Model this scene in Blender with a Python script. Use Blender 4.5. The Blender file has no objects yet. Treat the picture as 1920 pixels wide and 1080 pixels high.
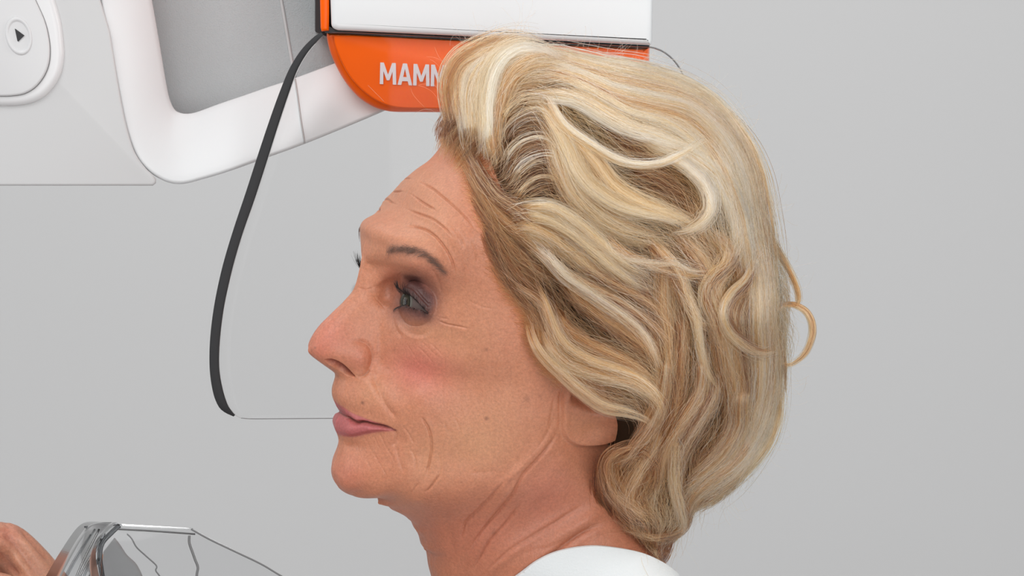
import bpy, math, random
import numpy as np
from mathutils import Vector

rng = np.random.default_rng(7)
random.seed(7)
scene = bpy.context.scene
COL = scene.collection

# ------------------------------------------------------------------ camera
D0 = 1.55                 # camera to the mid plane of the head, metres
FPX = 5735.0              # focal length in pixels of the 1920 wide frame
ZC = 1.50                 # camera height
S = D0 / FPX              # metres per pixel at the mid plane
PX_MM = S * 1000.0
cam_d = bpy.data.cameras.new('camera')
cam_d.lens = 36.0 * FPX / 1920.0
cam_d.sensor_width = 36.0
cam_d.clip_start = 0.05
cam = bpy.data.objects.new('camera', cam_d)
COL.objects.link(cam)
cam.location = (0, -D0, ZC)
cam.rotation_euler = (math.pi / 2, 0, 0)
scene.camera = cam

# ------------------------------------------------------------------ world, lamps, exposure
scene.view_settings.view_transform = 'Standard'
scene.view_settings.look = 'None'
scene.view_settings.gamma = 1.0
scene.view_settings.exposure = 0.0
scene.view_settings.use_curve_mapping = False
world = bpy.data.worlds.new('world')
scene.world = world
world.use_nodes = True
bg = world.node_tree.nodes['Background']
bg.inputs[0].default_value = (1.0, 1.0, 1.0, 1)
bg.inputs[1].default_value = 0.38


def area(name, loc, target, size, power, color=(1, 1, 1)):
    l = bpy.data.lights.new(name, 'AREA')
    l.shape = 'RECTANGLE'
    l.size, l.size_y = size
    l.energy = power
    l.color = color
    o = bpy.data.objects.new(name, l)
    COL.objects.link(o)
    o.location = loc
    d = Vector(target) - Vector(loc)
    o.rotation_euler = d.to_track_quat('-Z', 'Y').to_euler()
    return o


area('key_softbox', (-0.9, -1.5, 3.1), (0.05, 0, 1.5), (1.2, 1.2), 24)
area('front_softbox', (0.6, -3.0, 1.6), (0.05, 0, 1.45), (2.2, 1.8), 51)
area('side_softbox', (-2.2, -0.3, 1.9), (0, 0, 1.5), (0.9, 1.4), 9)
area('rim_softbox', (1.9, -0.5, 2.3), (0.12, 0, 1.5), (0.8, 1.2), 17)
area('backdrop_softbox', (-0.9, 0.9, 3.8), (-0.7, 2.8, 1.2), (4.0, 0.8), 56)

# ------------------------------------------------------------------ helpers
def tag(o, label=None, cat=None, group=None, kind=None):
    if label: o['label'] = label
    if cat: o['category'] = cat
    if group: o['group'] = group
    if kind: o['kind'] = kind
    return o


def empty(name, loc=(0, 0, 0)):
    o = bpy.data.objects.new(name, None)
    COL.objects.link(o)
    o.location = loc
    return o


def mesh_obj(name, V, Fc, mat=None, parent=None, smooth=True):
    me = bpy.data.meshes.new(name)
    V = np.asarray(V, dtype=np.float32)
    if isinstance(Fc, np.ndarray):
        nf, k = Fc.shape
        me.vertices.add(len(V)); me.vertices.foreach_set('co', V.ravel())
        me.loops.add(nf * k); me.loops.foreach_set('vertex_index', Fc.astype(np.int32).ravel())
        me.polygons.add(nf)
        me.polygons.foreach_set('loop_start', np.arange(0, nf * k, k, dtype=np.int32))
        me.polygons.foreach_set('loop_total', np.full(nf, k, dtype=np.int32))
        me.update(calc_edges=True)
        me.validate()
    else:
        me.from_pydata([tuple(map(float, v)) for v in V], [], Fc)
        me.update()
    if smooth:
        me.polygons.foreach_set('use_smooth', np.ones(len(me.polygons), dtype=bool))
    if mat: me.materials.append(mat)
    o = bpy.data.objects.new(name, me)
    COL.objects.link(o)
    if parent is not None:
        o.parent = parent
        # vertices are given in world space: take the parent's place off them
        p = parent; off = Vector((0, 0, 0))
        while p is not None:
            off += p.location; p = p.parent
        if off.length > 0:
            V2 = V - np.array(off, dtype=np.float32)
            me.vertices.foreach_set('co', V2.astype(np.float32).ravel())
            me.update()
    return o


def new_mat(name):
    m = bpy.data.materials.new(name)
    m.use_nodes = True
    nt = m.node_tree
    return m, nt, nt.nodes['Principled BSDF']


def srgb(r, g, b):
    f = lambda c: (c / 255 / 12.92) if c / 255 <= 0.04045 else ((c / 255 + 0.055) / 1.055) ** 2.4
    return (f(r), f(g), f(b), 1.0)


def plain(name, col, rough=0.4, spec=0.5, bump=0.0, bscale=300):
    m, nt, b = new_mat(name)
    b.inputs['Base Color'].default_value = col
    b.inputs['Roughness'].default_value = rough
    b.inputs['Specular IOR Level'].default_value = spec
    if bump > 0:
        n = nt.nodes.new('ShaderNodeTexNoise'); n.inputs['Scale'].default_value = bscale
        tc = nt.nodes.new('ShaderNodeTexCoord')
        nt.links.new(tc.outputs['Object'], n.inputs['Vector'])
        bp = nt.nodes.new('ShaderNodeBump'); bp.inputs['Strength'].default_value = bump
        bp.inputs['Distance'].default_value = 0.001
        nt.links.new(n.outputs['Fac'], bp.inputs['Height'])
        nt.links.new(bp.outputs[0], b.inputs['Normal'])
    return m


def W3(u, v, y=0.0):
    """the point at world depth y that stands behind photo point (u, v)"""
    t = y + D0
    return np.stack(np.broadcast_arrays((np.asarray(u, float) - 960) / FPX * t,
                                        np.asarray(y, float),
                                        ZC - (np.asarray(v, float) - 540) / FPX * t), -1)


def project(P):
    t = P[..., 1] + D0
    return 960 + P[..., 0] / t * FPX, 540 - (P[..., 2] - ZC) / t * FPX

# ------------------------------------------------------------------ head frame
PSI, ROLL = math.radians(20), math.radians(9)
ZREF = 560.0
P0 = np.array([(1000 - 960) * S, 0.0, ZC - (ZREF - 540) * S])
FWD = np.array([-math.cos(PSI), -math.sin(PSI), 0.0])
LAT = np.array([math.sin(PSI) * math.cos(ROLL), -math.cos(PSI) * math.cos(ROLL), -math.sin(ROLL)])   # the person's left side, towards the camera
UP = np.array([math.sin(PSI) * math.sin(ROLL), -math.cos(PSI) * math.sin(ROLL), math.cos(ROLL)])


def loc2w(A, Z, W):
    """A, Z in px of the mid plane, W lateral in mm -> world"""
    A = np.asarray(A, float)[..., None]; Z = np.asarray(Z, float)[..., None]; W = np.asarray(W, float)[..., None]
    return P0 + FWD * (1000 - A) * S + LAT * W / 1000 + UP * (ZREF - Z) * S


def unproj(u, v, W):
    """photo pixel and lateral mm -> A, Z"""
    u = np.asarray(u, float); v = np.asarray(v, float); W = np.asarray(W, float)
    dx = (u - 960) / FPX; dz = -(v - 540) / FPX
    # P = C + t*(dx,1,dz);  (P-P0).LAT = W/1000
    c = np.array([0, -D0, ZC]) - P0
    t = (W / 1000 - c @ LAT) / (dx * LAT[0] + LAT[1] + dz * LAT[2])
    a = 1000 - ((c @ FWD) + t * (dx * FWD[0] + FWD[1] + dz * FWD[2])) / S
    z = ZREF - ((c @ UP) + t * (dx * UP[0] + UP[1] + dz * UP[2])) / S
    return a, z


def tps_fit(P, f, lam=0.0):
    n = len(P)
    d2 = ((P[:, None] - P[None]) ** 2).sum(-1)
    K = np.where(d2 > 0, 0.5 * d2 * np.log(np.maximum(d2, 1e-12)), 0) + lam * np.eye(n)
    Q = np.c_[np.ones(n), P]
    M = np.block([[K, Q], [Q.T, np.zeros((3, 3))]])
    return P, np.linalg.solve(M, np.r_[f, np.zeros(3)])


def tps_eval(model, X):
    P, c = model
    X = np.asarray(X, float)
    sh = X.shape[:-1]; X = X.reshape(-1, 2)
    out = np.empty(len(X))
    for i in range(0, len(X), 20000):
        x = X[i:i + 20000]
        d2 = (x[:, 0:1] - P[None, :, 0]) ** 2 + (x[:, 1:2] - P[None, :, 1]) ** 2
        K = 0.5 * d2 * np.log(np.maximum(d2, 1e-12))
        out[i:i + 20000] = K @ c[:-3] + c[-3] + x @ c[-2:]
    return out.reshape(sh)


def resample(pts, n):
    pts = np.asarray(pts, float)
    d = np.r_[0, np.cumsum(np.hypot(*np.diff(pts[:, :2], axis=0).T))]
    t = np.linspace(0, d[-1], n)
    return np.stack([np.interp(t, d, pts[:, k]) for k in range(pts.shape[1])], -1)


def smooth_poly(pts, n, it=2):
    """Catmull-Rom through the points, n samples"""
    p = np.asarray(pts, float)
    if len(p) < 3: return resample(p, n)
    q = np.vstack([2 * p[0] - p[1], p, 2 * p[-1] - p[-2]])
    out = []
    for i in range(len(p) - 1):
        a, b, c, d = q[i:i + 4]
        t = np.linspace(0, 1, 12, endpoint=False)[:, None]
        out.append(0.5 * (2 * b + (c - a) * t + (2 * a - 5 * b + 4 * c - d) * t ** 2 + (3 * b - a - 3 * c + d) * t ** 3))
    out.append(p[-1:])
    return resample(np.vstack(out), n)


def dist_poly(u, v, poly):
    """distance of points to a polyline and the arc share (0..1) of the nearest point"""
    poly = np.asarray(poly, float)
    best = np.full(u.shape, 1e9); bt = np.zeros(u.shape)
    L = np.r_[0, np.cumsum(np.hypot(*np.diff(poly, axis=0).T))]
    for i in range(len(poly) - 1):
        a = poly[i]; e = poly[i + 1] - a; l2 = (e ** 2).sum() + 1e-9
        t = np.clip(((u - a[0]) * e[0] + (v - a[1]) * e[1]) / l2, 0, 1)
        d = np.hypot(u - a[0] - t * e[0], v - a[1] - t * e[1])
        m = d < best
        best = np.where(m, d, best); bt = np.where(m, (L[i] + t * math.sqrt(l2)) / L[-1], bt)
    return best, bt


def inside_poly(u, v, poly):
    poly = np.asarray(poly, float)
    r = np.zeros(u.shape, bool)
    j = len(poly) - 1
    for i in range(len(poly)):
        xi, yi = poly[i]; xj, yj = poly[j]
        c = ((yi > v) != (yj > v)) & (u < (xj - xi) * (v - yi) / (yj - yi + 1e-12) + xi)
        r ^= c
        j = i
    return r


def sstep(x):
    x = np.clip(x, 0, 1)
    return x * x * (3 - 2 * x)


def smax(a, b, k):
    h = np.clip(0.5 + 0.5 * (a - b) / k, 0, 1)
    return b + (a - b) * h + k * h * (1 - h)

# ------------------------------------------------------------------ outline of head, neck and chest (photo px)
FACE = [(870, 225), (845, 247), (820, 272), (800, 290), (770, 318), (742, 350), (722, 378), (700, 398), (686, 411), (676, 422), (673, 436), (676, 452),
        (680, 470), (677.6, 485), (673, 508), (667.4, 533), (656, 553), (634, 575), (609, 599), (597, 612), (588, 624),
        (581, 637), (577, 651), (577.6, 660), (581, 668), (588, 676), (597, 683), (608, 688), (619, 693), (628.5, 699.5),
        (628, 706), (625, 716), (622, 727), (621.7, 736), (624, 748), (629, 760), (636, 770), (631, 776), (628, 785),
        (626, 796), (628, 806), (632.5, 814), (634.5, 823), (633, 833), (628, 848), (622, 868), (620.7, 880),
        (622.4, 892), (628, 905), (637, 917), (649, 926), (663, 931), (680, 934), (697, 936), (712, 944), (744, 960),
        (760, 968), (771, 978), (784, 1005), (795, 1030), (803, 1052), (812, 1080), (828, 1125)]
BACK = [(832, 1165), (800, 1220), (770, 1290), (755, 1360), (770, 1440), (850, 1490), (1000, 1500), (1200, 1500), (1340, 1480), (1400, 1420),
        (1410, 1300), (1380, 1200), (1310, 1124), (1238, 1066), (1200, 1010), (1190, 950), (1205, 890), (1240, 820),
        (1290, 740), (1325, 650), (1345, 550), (1345, 450), (1325, 360), (1280, 280), (1220, 225), (1150, 185),
        (1070, 170), (990, 172), (920, 195)]
OUT = np.array(FACE + BACK, float)
CU, CV = 1020.0, 760.0
NS = 1440
ANG = np.linspace(0, 2 * math.pi, NS, endpoint=False)      # angle of (A-CU, Z-CV)
CA, CZ = unproj(CU, CV, 0.0)


def poly_radius(poly, cx, cy, ang):
    """largest distance at which each ray from (cx, cy) crosses the closed polygon"""
    r = np.zeros(len(ang))
    c, s = np.cos(ang), np.sin(ang)
    n = len(poly)
    for i in range(n):
        x1, y1 = poly[i] - (cx, cy); x2, y2 = poly[(i + 1) % n] - (cx, cy)
        ex, ey = x2 - x1, y2 - y1
        den = c * ey - s * ex
        den = np.where(abs(den) < 1e-9, 1e-9, den)
        t = (x1 * ey - y1 * ex) / den
        q = (x1 * s - y1 * c) / den
        ok = (t > 0) & (q >= -1e-6) & (q <= 1 + 1e-6)
        r = np.where(ok & (t > r), t, r)
    return r


def csmooth(r, k):
    if k < 1: return r
    w = np.exp(-0.5 * (np.arange(-3 * k, 3 * k + 1) / k) ** 2); w /= w.sum()
    return np.convolve(np.r_[r[-3 * k:], r, r[:3 * k]], w, 'valid')


TARGET_R = poly_radius(OUT, CU, CV, ANG)                   # in the photo

# rows of interior width: v: (u of the mid line, [(depth mm behind it, half width mm), ...])
ROWS = {
    230: (880, [(10, 26), (30, 44), (60, 56), (85, 50)]),
    300: (800, [(3.5, 18), (8, 29), (25, 47), (50, 60), (90, 70), (125, 66)]),
    400: (712, [(2.6, 20), (8, 35), (17, 48), (32, 58), (60, 66), (100, 74), (135, 71)]),
    450: (688, [(2.3, 18), (7, 34), (14, 46), (24, 54), (42, 61), (70, 68), (105, 75), (140, 70)]),
    490: (684, [(3, 8), (6, 16), (11, 32), (17, 44), (27, 53), (45, 61), (75, 69), (110, 75)]),
    525: (678, [(2.5, 5.5), (7, 9), (13, 15), (17, 26), (22, 38), (30, 49), (44, 58.5), (70, 66), (105, 73), (140, 68)]),
    565: (650, [(3, 6), (9, 9.5), (17, 13), (23, 18), (27, 30), (31, 39.5), (35, 45.5), (41, 51), (50, 57), (74, 64.5), (110, 72), (145, 65)]),
    588: (619, [(27, 19.5), (30.5, 28), (34.5, 35.5), (40, 42), (46, 47.5), (52, 52.5)]),
    610: (603, [(4, 7), (12, 10), (22, 13), (30, 19), (35, 27.5), (41, 36), (48, 44), (56, 51), (66, 57.5), (88, 64), (120, 69)]),
    650: (583, [(3, 8), (10, 11.5), (20, 13.5), (30, 15.5), (36, 20), (42, 30), (50, 41), (61, 50), (78, 58.5), (100, 65), (130, 67)]),
    680: (600, [(5, 9), (14, 13), (24, 15.5), (30, 20), (38, 30), (48, 41), (60, 49.5), (78, 58), (100, 64), (130, 64)]),
    715: (628, [(2, 7), (6, 13), (12, 20), (20, 28), (32, 39), (45, 47), (65, 56), (90, 62), (120, 60)]),
    745: (625, [(2, 8), (7, 16), (14, 24), (26, 36), (42, 46), (62, 54.5), (88, 61), (115, 57)]),
    790: (630, [(2, 8), (7, 16), (14, 24), (27, 36), (42, 45), (62, 53), (86, 59), (110, 55)]),
    830: (637, [(2, 8), (7, 17), (15, 26), (30, 37), (50, 46.5), (75, 55), (97, 57), (120, 51)]),
    880: (624, [(2.5, 9), (8, 18), (18, 27), (35, 38), (58, 47), (78, 52), (100, 52.5), (125, 50)]),
    915: (642, [(4, 10), (12, 20), (28, 32), (48, 41), (66, 44.5), (85, 47), (105, 50.5), (130, 49)]),
    945: (722, [(5, 13), (15, 25), (32, 36), (52, 43), (70, 48), (90, 53), (112, 50)]),
    990: (780, [(4, 15), (13, 28), (30, 40), (50, 48), (70, 54), (90, 56), (105, 50)]),
    1040: (803, [(4, 16), (14, 30), (30, 42), (50, 53), (70, 60), (92, 63), (110, 55)]),
    1090: (816, [(5, 17), (18, 32), (42, 50), (75, 68), (105, 76)]),
    1160: (830, [(10, 24), (40, 62), (80, 98), (120, 98)]),
    1250: (800, [(20, 60), (60, 125), (110, 155), (140, 110)]),
    1380: (770, [(20, 110), (60, 165), (110, 172), (150, 110)]),
}
ctrl, cval = [], []
for v_, (um, lst) in ROWS.items():
    a0, z0 = unproj(um, v_, 0.0)
    for dep, w in lst:
        ctrl.append((a0 + dep / PX_MM, z0)); cval.append(w * w)
ctrl = np.array(ctrl); cval = np.array(cval)
RCLOSE = poly_radius(np.c_[unproj(OUT[:, 0], OUT[:, 1], 0.0)], CA, CZ, ANG)


def wfun(model, A, Z, ms=None):
    F = tps_eval(model, np.stack([A, Z], -1))
    return F


def rim_at(R, phi):
    return np.interp(phi % (2 * math.pi), np.r_[ANG, 2 * math.pi], np.r_[R, R[0]])


def fit(R):
    k = slice(None, None, 8)
    bp = np.c_[CA + R[k] * np.cos(ANG[k]), CZ + R[k] * np.sin(ANG[k])]
    keep = np.hypot(ctrl[:, 0] - CA, ctrl[:, 1] - CZ) < rim_at(R, np.arctan2(ctrl[:, 1] - CZ, ctrl[:, 0] - CA)) - 3
    return tps_fit(np.vstack([bp, ctrl[keep]]), np.r_[np.zeros(len(bp)), cval[keep]], lam=30.0)


def surface(R, model, phi, t):
    """grid of A, Z, W: phi angles, t ring values 0..1 (1 = rim)"""
    Rp = rim_at(R, phi)
    rho = np.sin(t * math.pi / 2)[None, :] * Rp[:, None]
    A = CA + rho * np.cos(phi)[:, None]; Z = CZ + rho * np.sin(phi)[:, None]
    F = tps_eval(model, np.stack([A, Z], -1))
    dr = (Rp[:, None] - rho) * PX_MM                       # radial distance to the rim, mm
    Fm = 2 * 2.0 * dr
    F = smax(F, Fm, np.minimum(40.0, 3 * dr + 1e-6))
    # fade to exactly zero at the rim
    F = F * sstep(dr / 0.8)
    W = np.sqrt(np.maximum(F, 0))
    return A, Z, W




def limit(R, k=2.3):
    """keep the outline star shaped: no ray steps faster than k per radian"""
    R = R.copy(); q = math.exp(k * 2 * math.pi / NS)
    for _ in range(2):
        for i in range(NS): R[i] = min(R[i], R[i - 1] * q)
        for i in range(NS - 1, -1, -1): R[i] = min(R[i], R[(i + 1) % NS] * q)
    return R


R = limit(csmooth(RCLOSE, 1))
wface = sstep((ANG - math.radians(124)) / math.radians(4)) * sstep((math.radians(258) - ANG) / math.radians(12))      # only the face, chin and throat follow the photo
for it in range(7):
    model = fit(R)
    ph = ANG[::2]
    A, Z, W = surface(R, model, ph, np.linspace(0.3, 1, 60))
    rr = np.zeros(NS)
    for sgn in (1, -1):
        P = loc2w(A, Z, W * sgn)
        u, v = project(P)
        an = np.arctan2(v - CV, u - CU) % (2 * math.pi); rd = np.hypot(u - CU, v - CV)
        # fill between samples along phi
        for q in range(3):
            idx = (an / (2 * math.pi) * NS + (q - 1) * 0.7).round().astype(int) % NS
            np.maximum.at(rr, idx.ravel(), rd.ravel())
    rr = np.where(rr < 50, TARGET_R, rr)
    R = limit(R + (0.8 if it < 3 else 0.5) * wface * csmooth(np.clip(TARGET_R - rr, -12, 12), 4 if it > 3 else 2))
R = csmooth(R, 14) * (1 - wface) + wface * csmooth(R, 2)
model = fit(R)

# ------------------------------------------------------------------ fine relief and colour, drawn over the near side (photo px)
EYE_PX = (794.0, 569.0); EYE_W = 29.5
EA, EZ = unproj(EYE_PX[0], EYE_PX[1], EYE_W)
R_EYE, R_LID = 11.8, 12.7                                   # mm
EYE_C = loc2w(EA, EZ, EYE_W)                                # near eye, world
EYE_CF = loc2w(EA, EZ, -EYE_W)


def ray_eye(u, v, r):
    """photo pixel -> azimuth (0 forward, + to the temple) and elevation on the near eye's sphere"""
    d = np.array([(u - 960) / FPX, 1.0, -(v - 540) / FPX]); d /= np.linalg.norm(d)
    o = np.array([0, -D0, ZC]) - EYE_C
    b = o @ d; c = o @ o - (r / 1000) ** 2
    disc = max(b * b - c, 0)
    p = o + d * (-b - math.sqrt(disc))
    f, l, z = p @ FWD, p @ LAT, p @ UP
    return math.degrees(math.atan2(l, f)), math.degrees(math.asin(np.clip(z / (r / 1000), -1, 1)))


UP_PX = [(756, 549), (766, 552), (775, 559), (784, 568), (794, 578.5), (802, 587)]
LO_PX = [(757, 572), (765, 575), (777, 577), (790, 581.5), (802, 589)]
up_ae = [ray_eye(u, v, R_LID) for u, v in UP_PX]
lo_ae = [ray_eye(u, v, R_LID) for u, v in LO_PX]
UPM = sorted([(-52, 2), (-40, 14), (-22, 26)] + [p for p in up_ae if p[0] > -12])
LOM = sorted([(-52, 0), (-38, -10), (-20, -13)] + [p for p in lo_ae if p[0] > -12])
AZ_LAT = max(UPM[-1][0], LOM[-1][0])


def lid_at(az, side):
    m = UPM if side > 0 else LOM
    return np.interp(az, [p[0] for p in m], [p[1] for p in m])


# each crease: (points, depth mm, half width px, bulge mm beside it)
CREASES = [
    # forehead
    ([(752, 329), (762, 332), (774, 337), (791, 344), (810, 353), (828, 367), (847, 383), (865, 399), (880, 414), (893, 432)], 1.0, 2.2, .25),
    ([(738, 352), (749, 359), (763, 361), (774, 367), (791, 379), (810, 390), (820, 397)], 1.1, 2.1, .25),
    ([(718, 379), (734, 384), (754, 389), (769, 395), (791, 403), (810, 410), (826, 421), (840, 434), (850, 450)], 1.05, 2.2, .28),
    ([(754, 421), (776, 425), (798, 431), (817, 444), (833, 463), (844, 482), (851, 502), (854, 520)], 1.3, 2.6, .36),
    ([(838, 415), (852, 430), (864, 448), (872, 468)], .4, 4, .1),
    # brow hood to temple
    ([(804, 500), (816, 515), (824, 535), (829, 556)], .5, 5, .1),
    # under the eye, crow's feet
    ([(745, 592), (757, 601), (772, 609), (786, 612)], 0.9, 2.4, .3),
    ([(818, 600), (835, 607), (853, 611), (880, 616)], 0.7, 2.2, .2),
    ([(815, 590), (826, 596), (842, 598)], .3, 2.4, .1),
    ([(736, 590), (738, 606), (746, 622), (758, 634)], .5, 6, .1),
    ([(784, 648), (800, 664), (815, 684)], .25, 2.5, .15),
    ([(792, 638), (812, 660), (826, 672)], .2, 2.5, .1),
    # wing of the nose
    ([(657, 645), (672, 640), (688, 646), (696, 660), (697, 676), (692, 691), (682, 703), (668, 709)], 1.0, 5.5, 0),
    ([(694, 690), (684, 702), (670, 708)], .6, 2.5, 0),
    # cheek to mouth
    ([(700, 700), (704, 716), (711, 735), (721, 757), (736, 778), (748, 790)], 1.4, 9, .5),
    ([(752, 799), (762, 808), (770, 820), (778, 834)], .35, 3, .1),
    ([(737, 805), (742, 815), (741, 828), (736, 838)], .8, 4.5, .15),
    ([(741, 832), (746, 850), (753, 872), (757, 888)], .5, 5, .15),
    ([(724, 838), (736, 856), (742, 870)], .25, 3, .1),
    ([(686, 862), (700, 885)], .2, 2.2, .05), ([(700, 850), (728, 896)], .2, 2.2, .05),
    ([(684, 820), (697, 846), (712, 866)], .2, 2.5, .05),
    ([(785, 778), (793, 787), (802, 802), (808, 821), (809, 843), (806, 864), (802, 881), (800, 897)], 1.2, 2.8, .4),
    ([(840, 800), (850, 824), (858, 850)], .3, 5, .12),
    ([(830, 790), (838, 806), (843, 822)], .2, 3, .1),
    ([(826, 888), (817, 900), (808, 912), (795, 925)], 0.9, 2.6, .25),
    ([(786, 905), (778, 915), (771, 925)], .35, 3, .1),
    # fine lines
    ([(652, 735), (656, 760)], .18, 1.6, 0), ([(664, 738), (668, 768)], .18, 1.6, 0), ([(676, 742), (681, 774)], .18, 1.6, 0), ([(690, 752), (696, 784)], .18, 1.6, 0),
    ([(712, 812), (724, 840)], .25, 2, .05), ([(700, 816), (714, 846)], .22, 2, .05), ([(664, 826), (680, 862)], .2, 1.8, .05),
    ([(762, 640), (776, 664), (792, 690)], .22, 2, .08), ([(806, 640), (834, 670)], .2, 2, .05), ([(872, 560), (900, 574), (930, 580)], .15, 2.5, .05),
    ([(820, 846), (826, 872), (822, 896)], .25, 3, .1), ([(770, 838), (780, 862), (779, 884)], .3, 3, .1), ([(848, 776), (862, 806), (868, 836)], .2, 3, .08),
    ([(700, 556), (716, 570), (726, 590)], .2, 2.5, .05), ([(668, 538), (684, 542), (700, 540)], .3, 2.2, .1),
    ([(760, 612), (776, 624), (796, 628)], .3, 2.2, .1), ([(752, 585), (764, 592), (780, 595), (796, 592)], .35, 2, .1),
    ([(884, 450), (892, 470), (896, 494)], .25, 3, .1), ([(866, 488), (870, 510), (868, 530)], .25, 3, .1),
    # jaw line and throat
    ([(880, 888), (905, 886), (935, 884)], .3, 8, .1),
    ([(955, 893), (940, 908), (924, 927), (908, 944), (892, 961), (880, 972), (872, 982), (866, 1000), (862, 1020)], 1.05, 4.2, .4),
    ([(1044, 760), (1036, 790), (1016, 828), (985, 862), (955, 893)], .35, 5, .15),
    ([(1049, 800), (1036, 826), (1010, 858), (980, 890), (962, 925), (948, 943), (918, 977), (897, 1005), (880, 1028), (868, 1045)], 1.2, 4.2, .5),
    ([(978, 940), (960, 965), (942, 987), (918, 1014), (899, 1046), (884, 1075)], 1.0, 3.8, .4),
    ([(1100, 946), (1075, 958), (1039, 981), (1015, 995), (992, 1009), (955, 1032), (928, 1056), (900, 1085)], 1.05, 4.2, .4),
    ([(1136, 981), (1110, 990), (1086, 1002), (1055, 1024), (1024, 1047), (1000, 1062), (972, 1082), (950, 1100)], 2.3, 5.8, .6),
    ([(1060, 1010), (1030, 1026), (1005, 1030), (975, 1042)], .35, 3.5, .12),
    ([(850, 985), (845, 1010), (852, 1040), (846, 1070)], .5, 8, .1),
    ([(828, 960), (838, 985), (842, 1010)], .4, 10, .1),
    # in front of the ear
    ([(1056, 726), (1051, 742), (1052, 775), (1050, 806)], 1.0, 4, .3),
    ([(1040, 742), (1034, 775), (1028, 800)], .35, 3.5, .2),
    # lips
    ([(631, 768), (636, 771), (644, 778), (660, 787), (671, 792), (682, 791), (700, 795.5), (718, 799), (733, 804), (741, 807)], 2.2, 3.2, .3),
]
# soft bumps: (u, v, ru, rv, angle deg, mm)
BUMPS = [
    (676, 672, 20, 24, 0, 2.2), (640, 665, 22, 16, 20, .5),
    (655, 805, 24, 9, 8, 1.0), (655, 776, 22, 7, 28, .5), (690, 804, 26, 7, 0, .5),
    (650, 838, 22, 10, 0, -1.2), (655, 880, 26, 24, 0, .8),
    (790, 640, 45, 26, 30, 1.2), (760, 850, 26, 30, 0, .8), (765, 880, 30, 28, 0, .8),
    (772, 495, 34, 12, 8, 1.0), (745, 445, 30, 14, 0, .7),
    (722, 560, 12, 34, 10, -1.6), (742, 535, 14, 18, 0, -2.0),
    (905, 780, 60, 60, 0, -1.0), (905, 470, 40, 60, 0, -1.2),
    (712, 650, 12, 40, 8, -1.3), (735, 735, 22, 34, -25, -.9), (850, 760, 60, 50, -30, -1.2), (752, 826, 12, 26, -8, -.9), (795, 740, 34, 30, 0, .9),
    (645, 722, 6, 18, 8, .55), (632, 722, 6, 16, 5, -.5),
    (725, 745, 20, 30, -20, .6),
    (1000, 935, 14, 60, 40, .8), (1080, 985, 70, 11, -30, 1.5), (950, 1045, 60, 10, -36, 1.0),
    (968, 882, 60, 7, -47, 1.2), (930, 945, 50, 8, -50, 1.2), (905, 1010, 40, 9, -60, .9),
    (870, 1040, 14, 60, 10, -1.0), (825, 1000, 18, 50, -20, .8),
]
NOSTRIL = smooth_poly([(609, 676), (616, 673.5), (627, 674.5), (641, 681), (653, 691), (661, 700), (666, 706.5), (657, 705), (645, 700), (630, 691), (617, 683), (609, 676)], 60)
UP_LIP = smooth_poly([(626, 749), (633, 757), (644, 763), (662, 774), (684, 783.5), (707, 792), (728, 800), (741, 806)], 60)
LINE_LIP = smooth_poly(CREASES[-1][0], 60)
LO_LIP = smooth_poly([(629, 811), (633, 815), (649, 819), (667, 819), (689, 814), (711, 810), (728, 809), (741, 808)], 60)
EAR = smooth_poly([(1060, 640), (1062, 690), (1056, 724), (1050, 745), (1048, 775), (1049, 800), (1053, 816), (1063, 829), (1080, 836.5), (1100, 834),
                   (1124, 822), (1148, 803), (1172, 775), (1195, 735), (1208, 690), (1205, 640), (1180, 605), (1140, 590), (1095, 600), (1060, 640)], 140)


def ell(u, v, cu, cv, ru, rv, deg=0.0):
    a = math.radians(deg); c, s = math.cos(a), math.sin(a)
    x = (u - cu) * c + (v - cv) * s; y = -(u - cu) * s + (v - cv) * c
    return (x / ru) ** 2 + (y / rv) ** 2


def gauss(u, v, cu, cv, ru, rv, deg=0.0):
    return np.exp(-ell(u, v, cu, cv, ru, rv, deg))


def near_box(u, v, pts, m):
    pts = np.asarray(pts)
    return (u > pts[:, 0].min() - m) & (u < pts[:, 0].max() + m) & (v > pts[:, 1].min() - m) & (v < pts[:, 1].max() + m)


def signed(u, v, poly, m=14):
    """signed px distance inside (+) a closed polygon, evaluated only near it"""
    out = np.full(u.shape, -99.0)
    k = near_box(u, v, poly, m)
    if k.any():
        d, _ = dist_poly(u[k], v[k], poly)
        out[k] = np.where(inside_poly(u[k], v[k], poly), d, -d)
    return out


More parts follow.
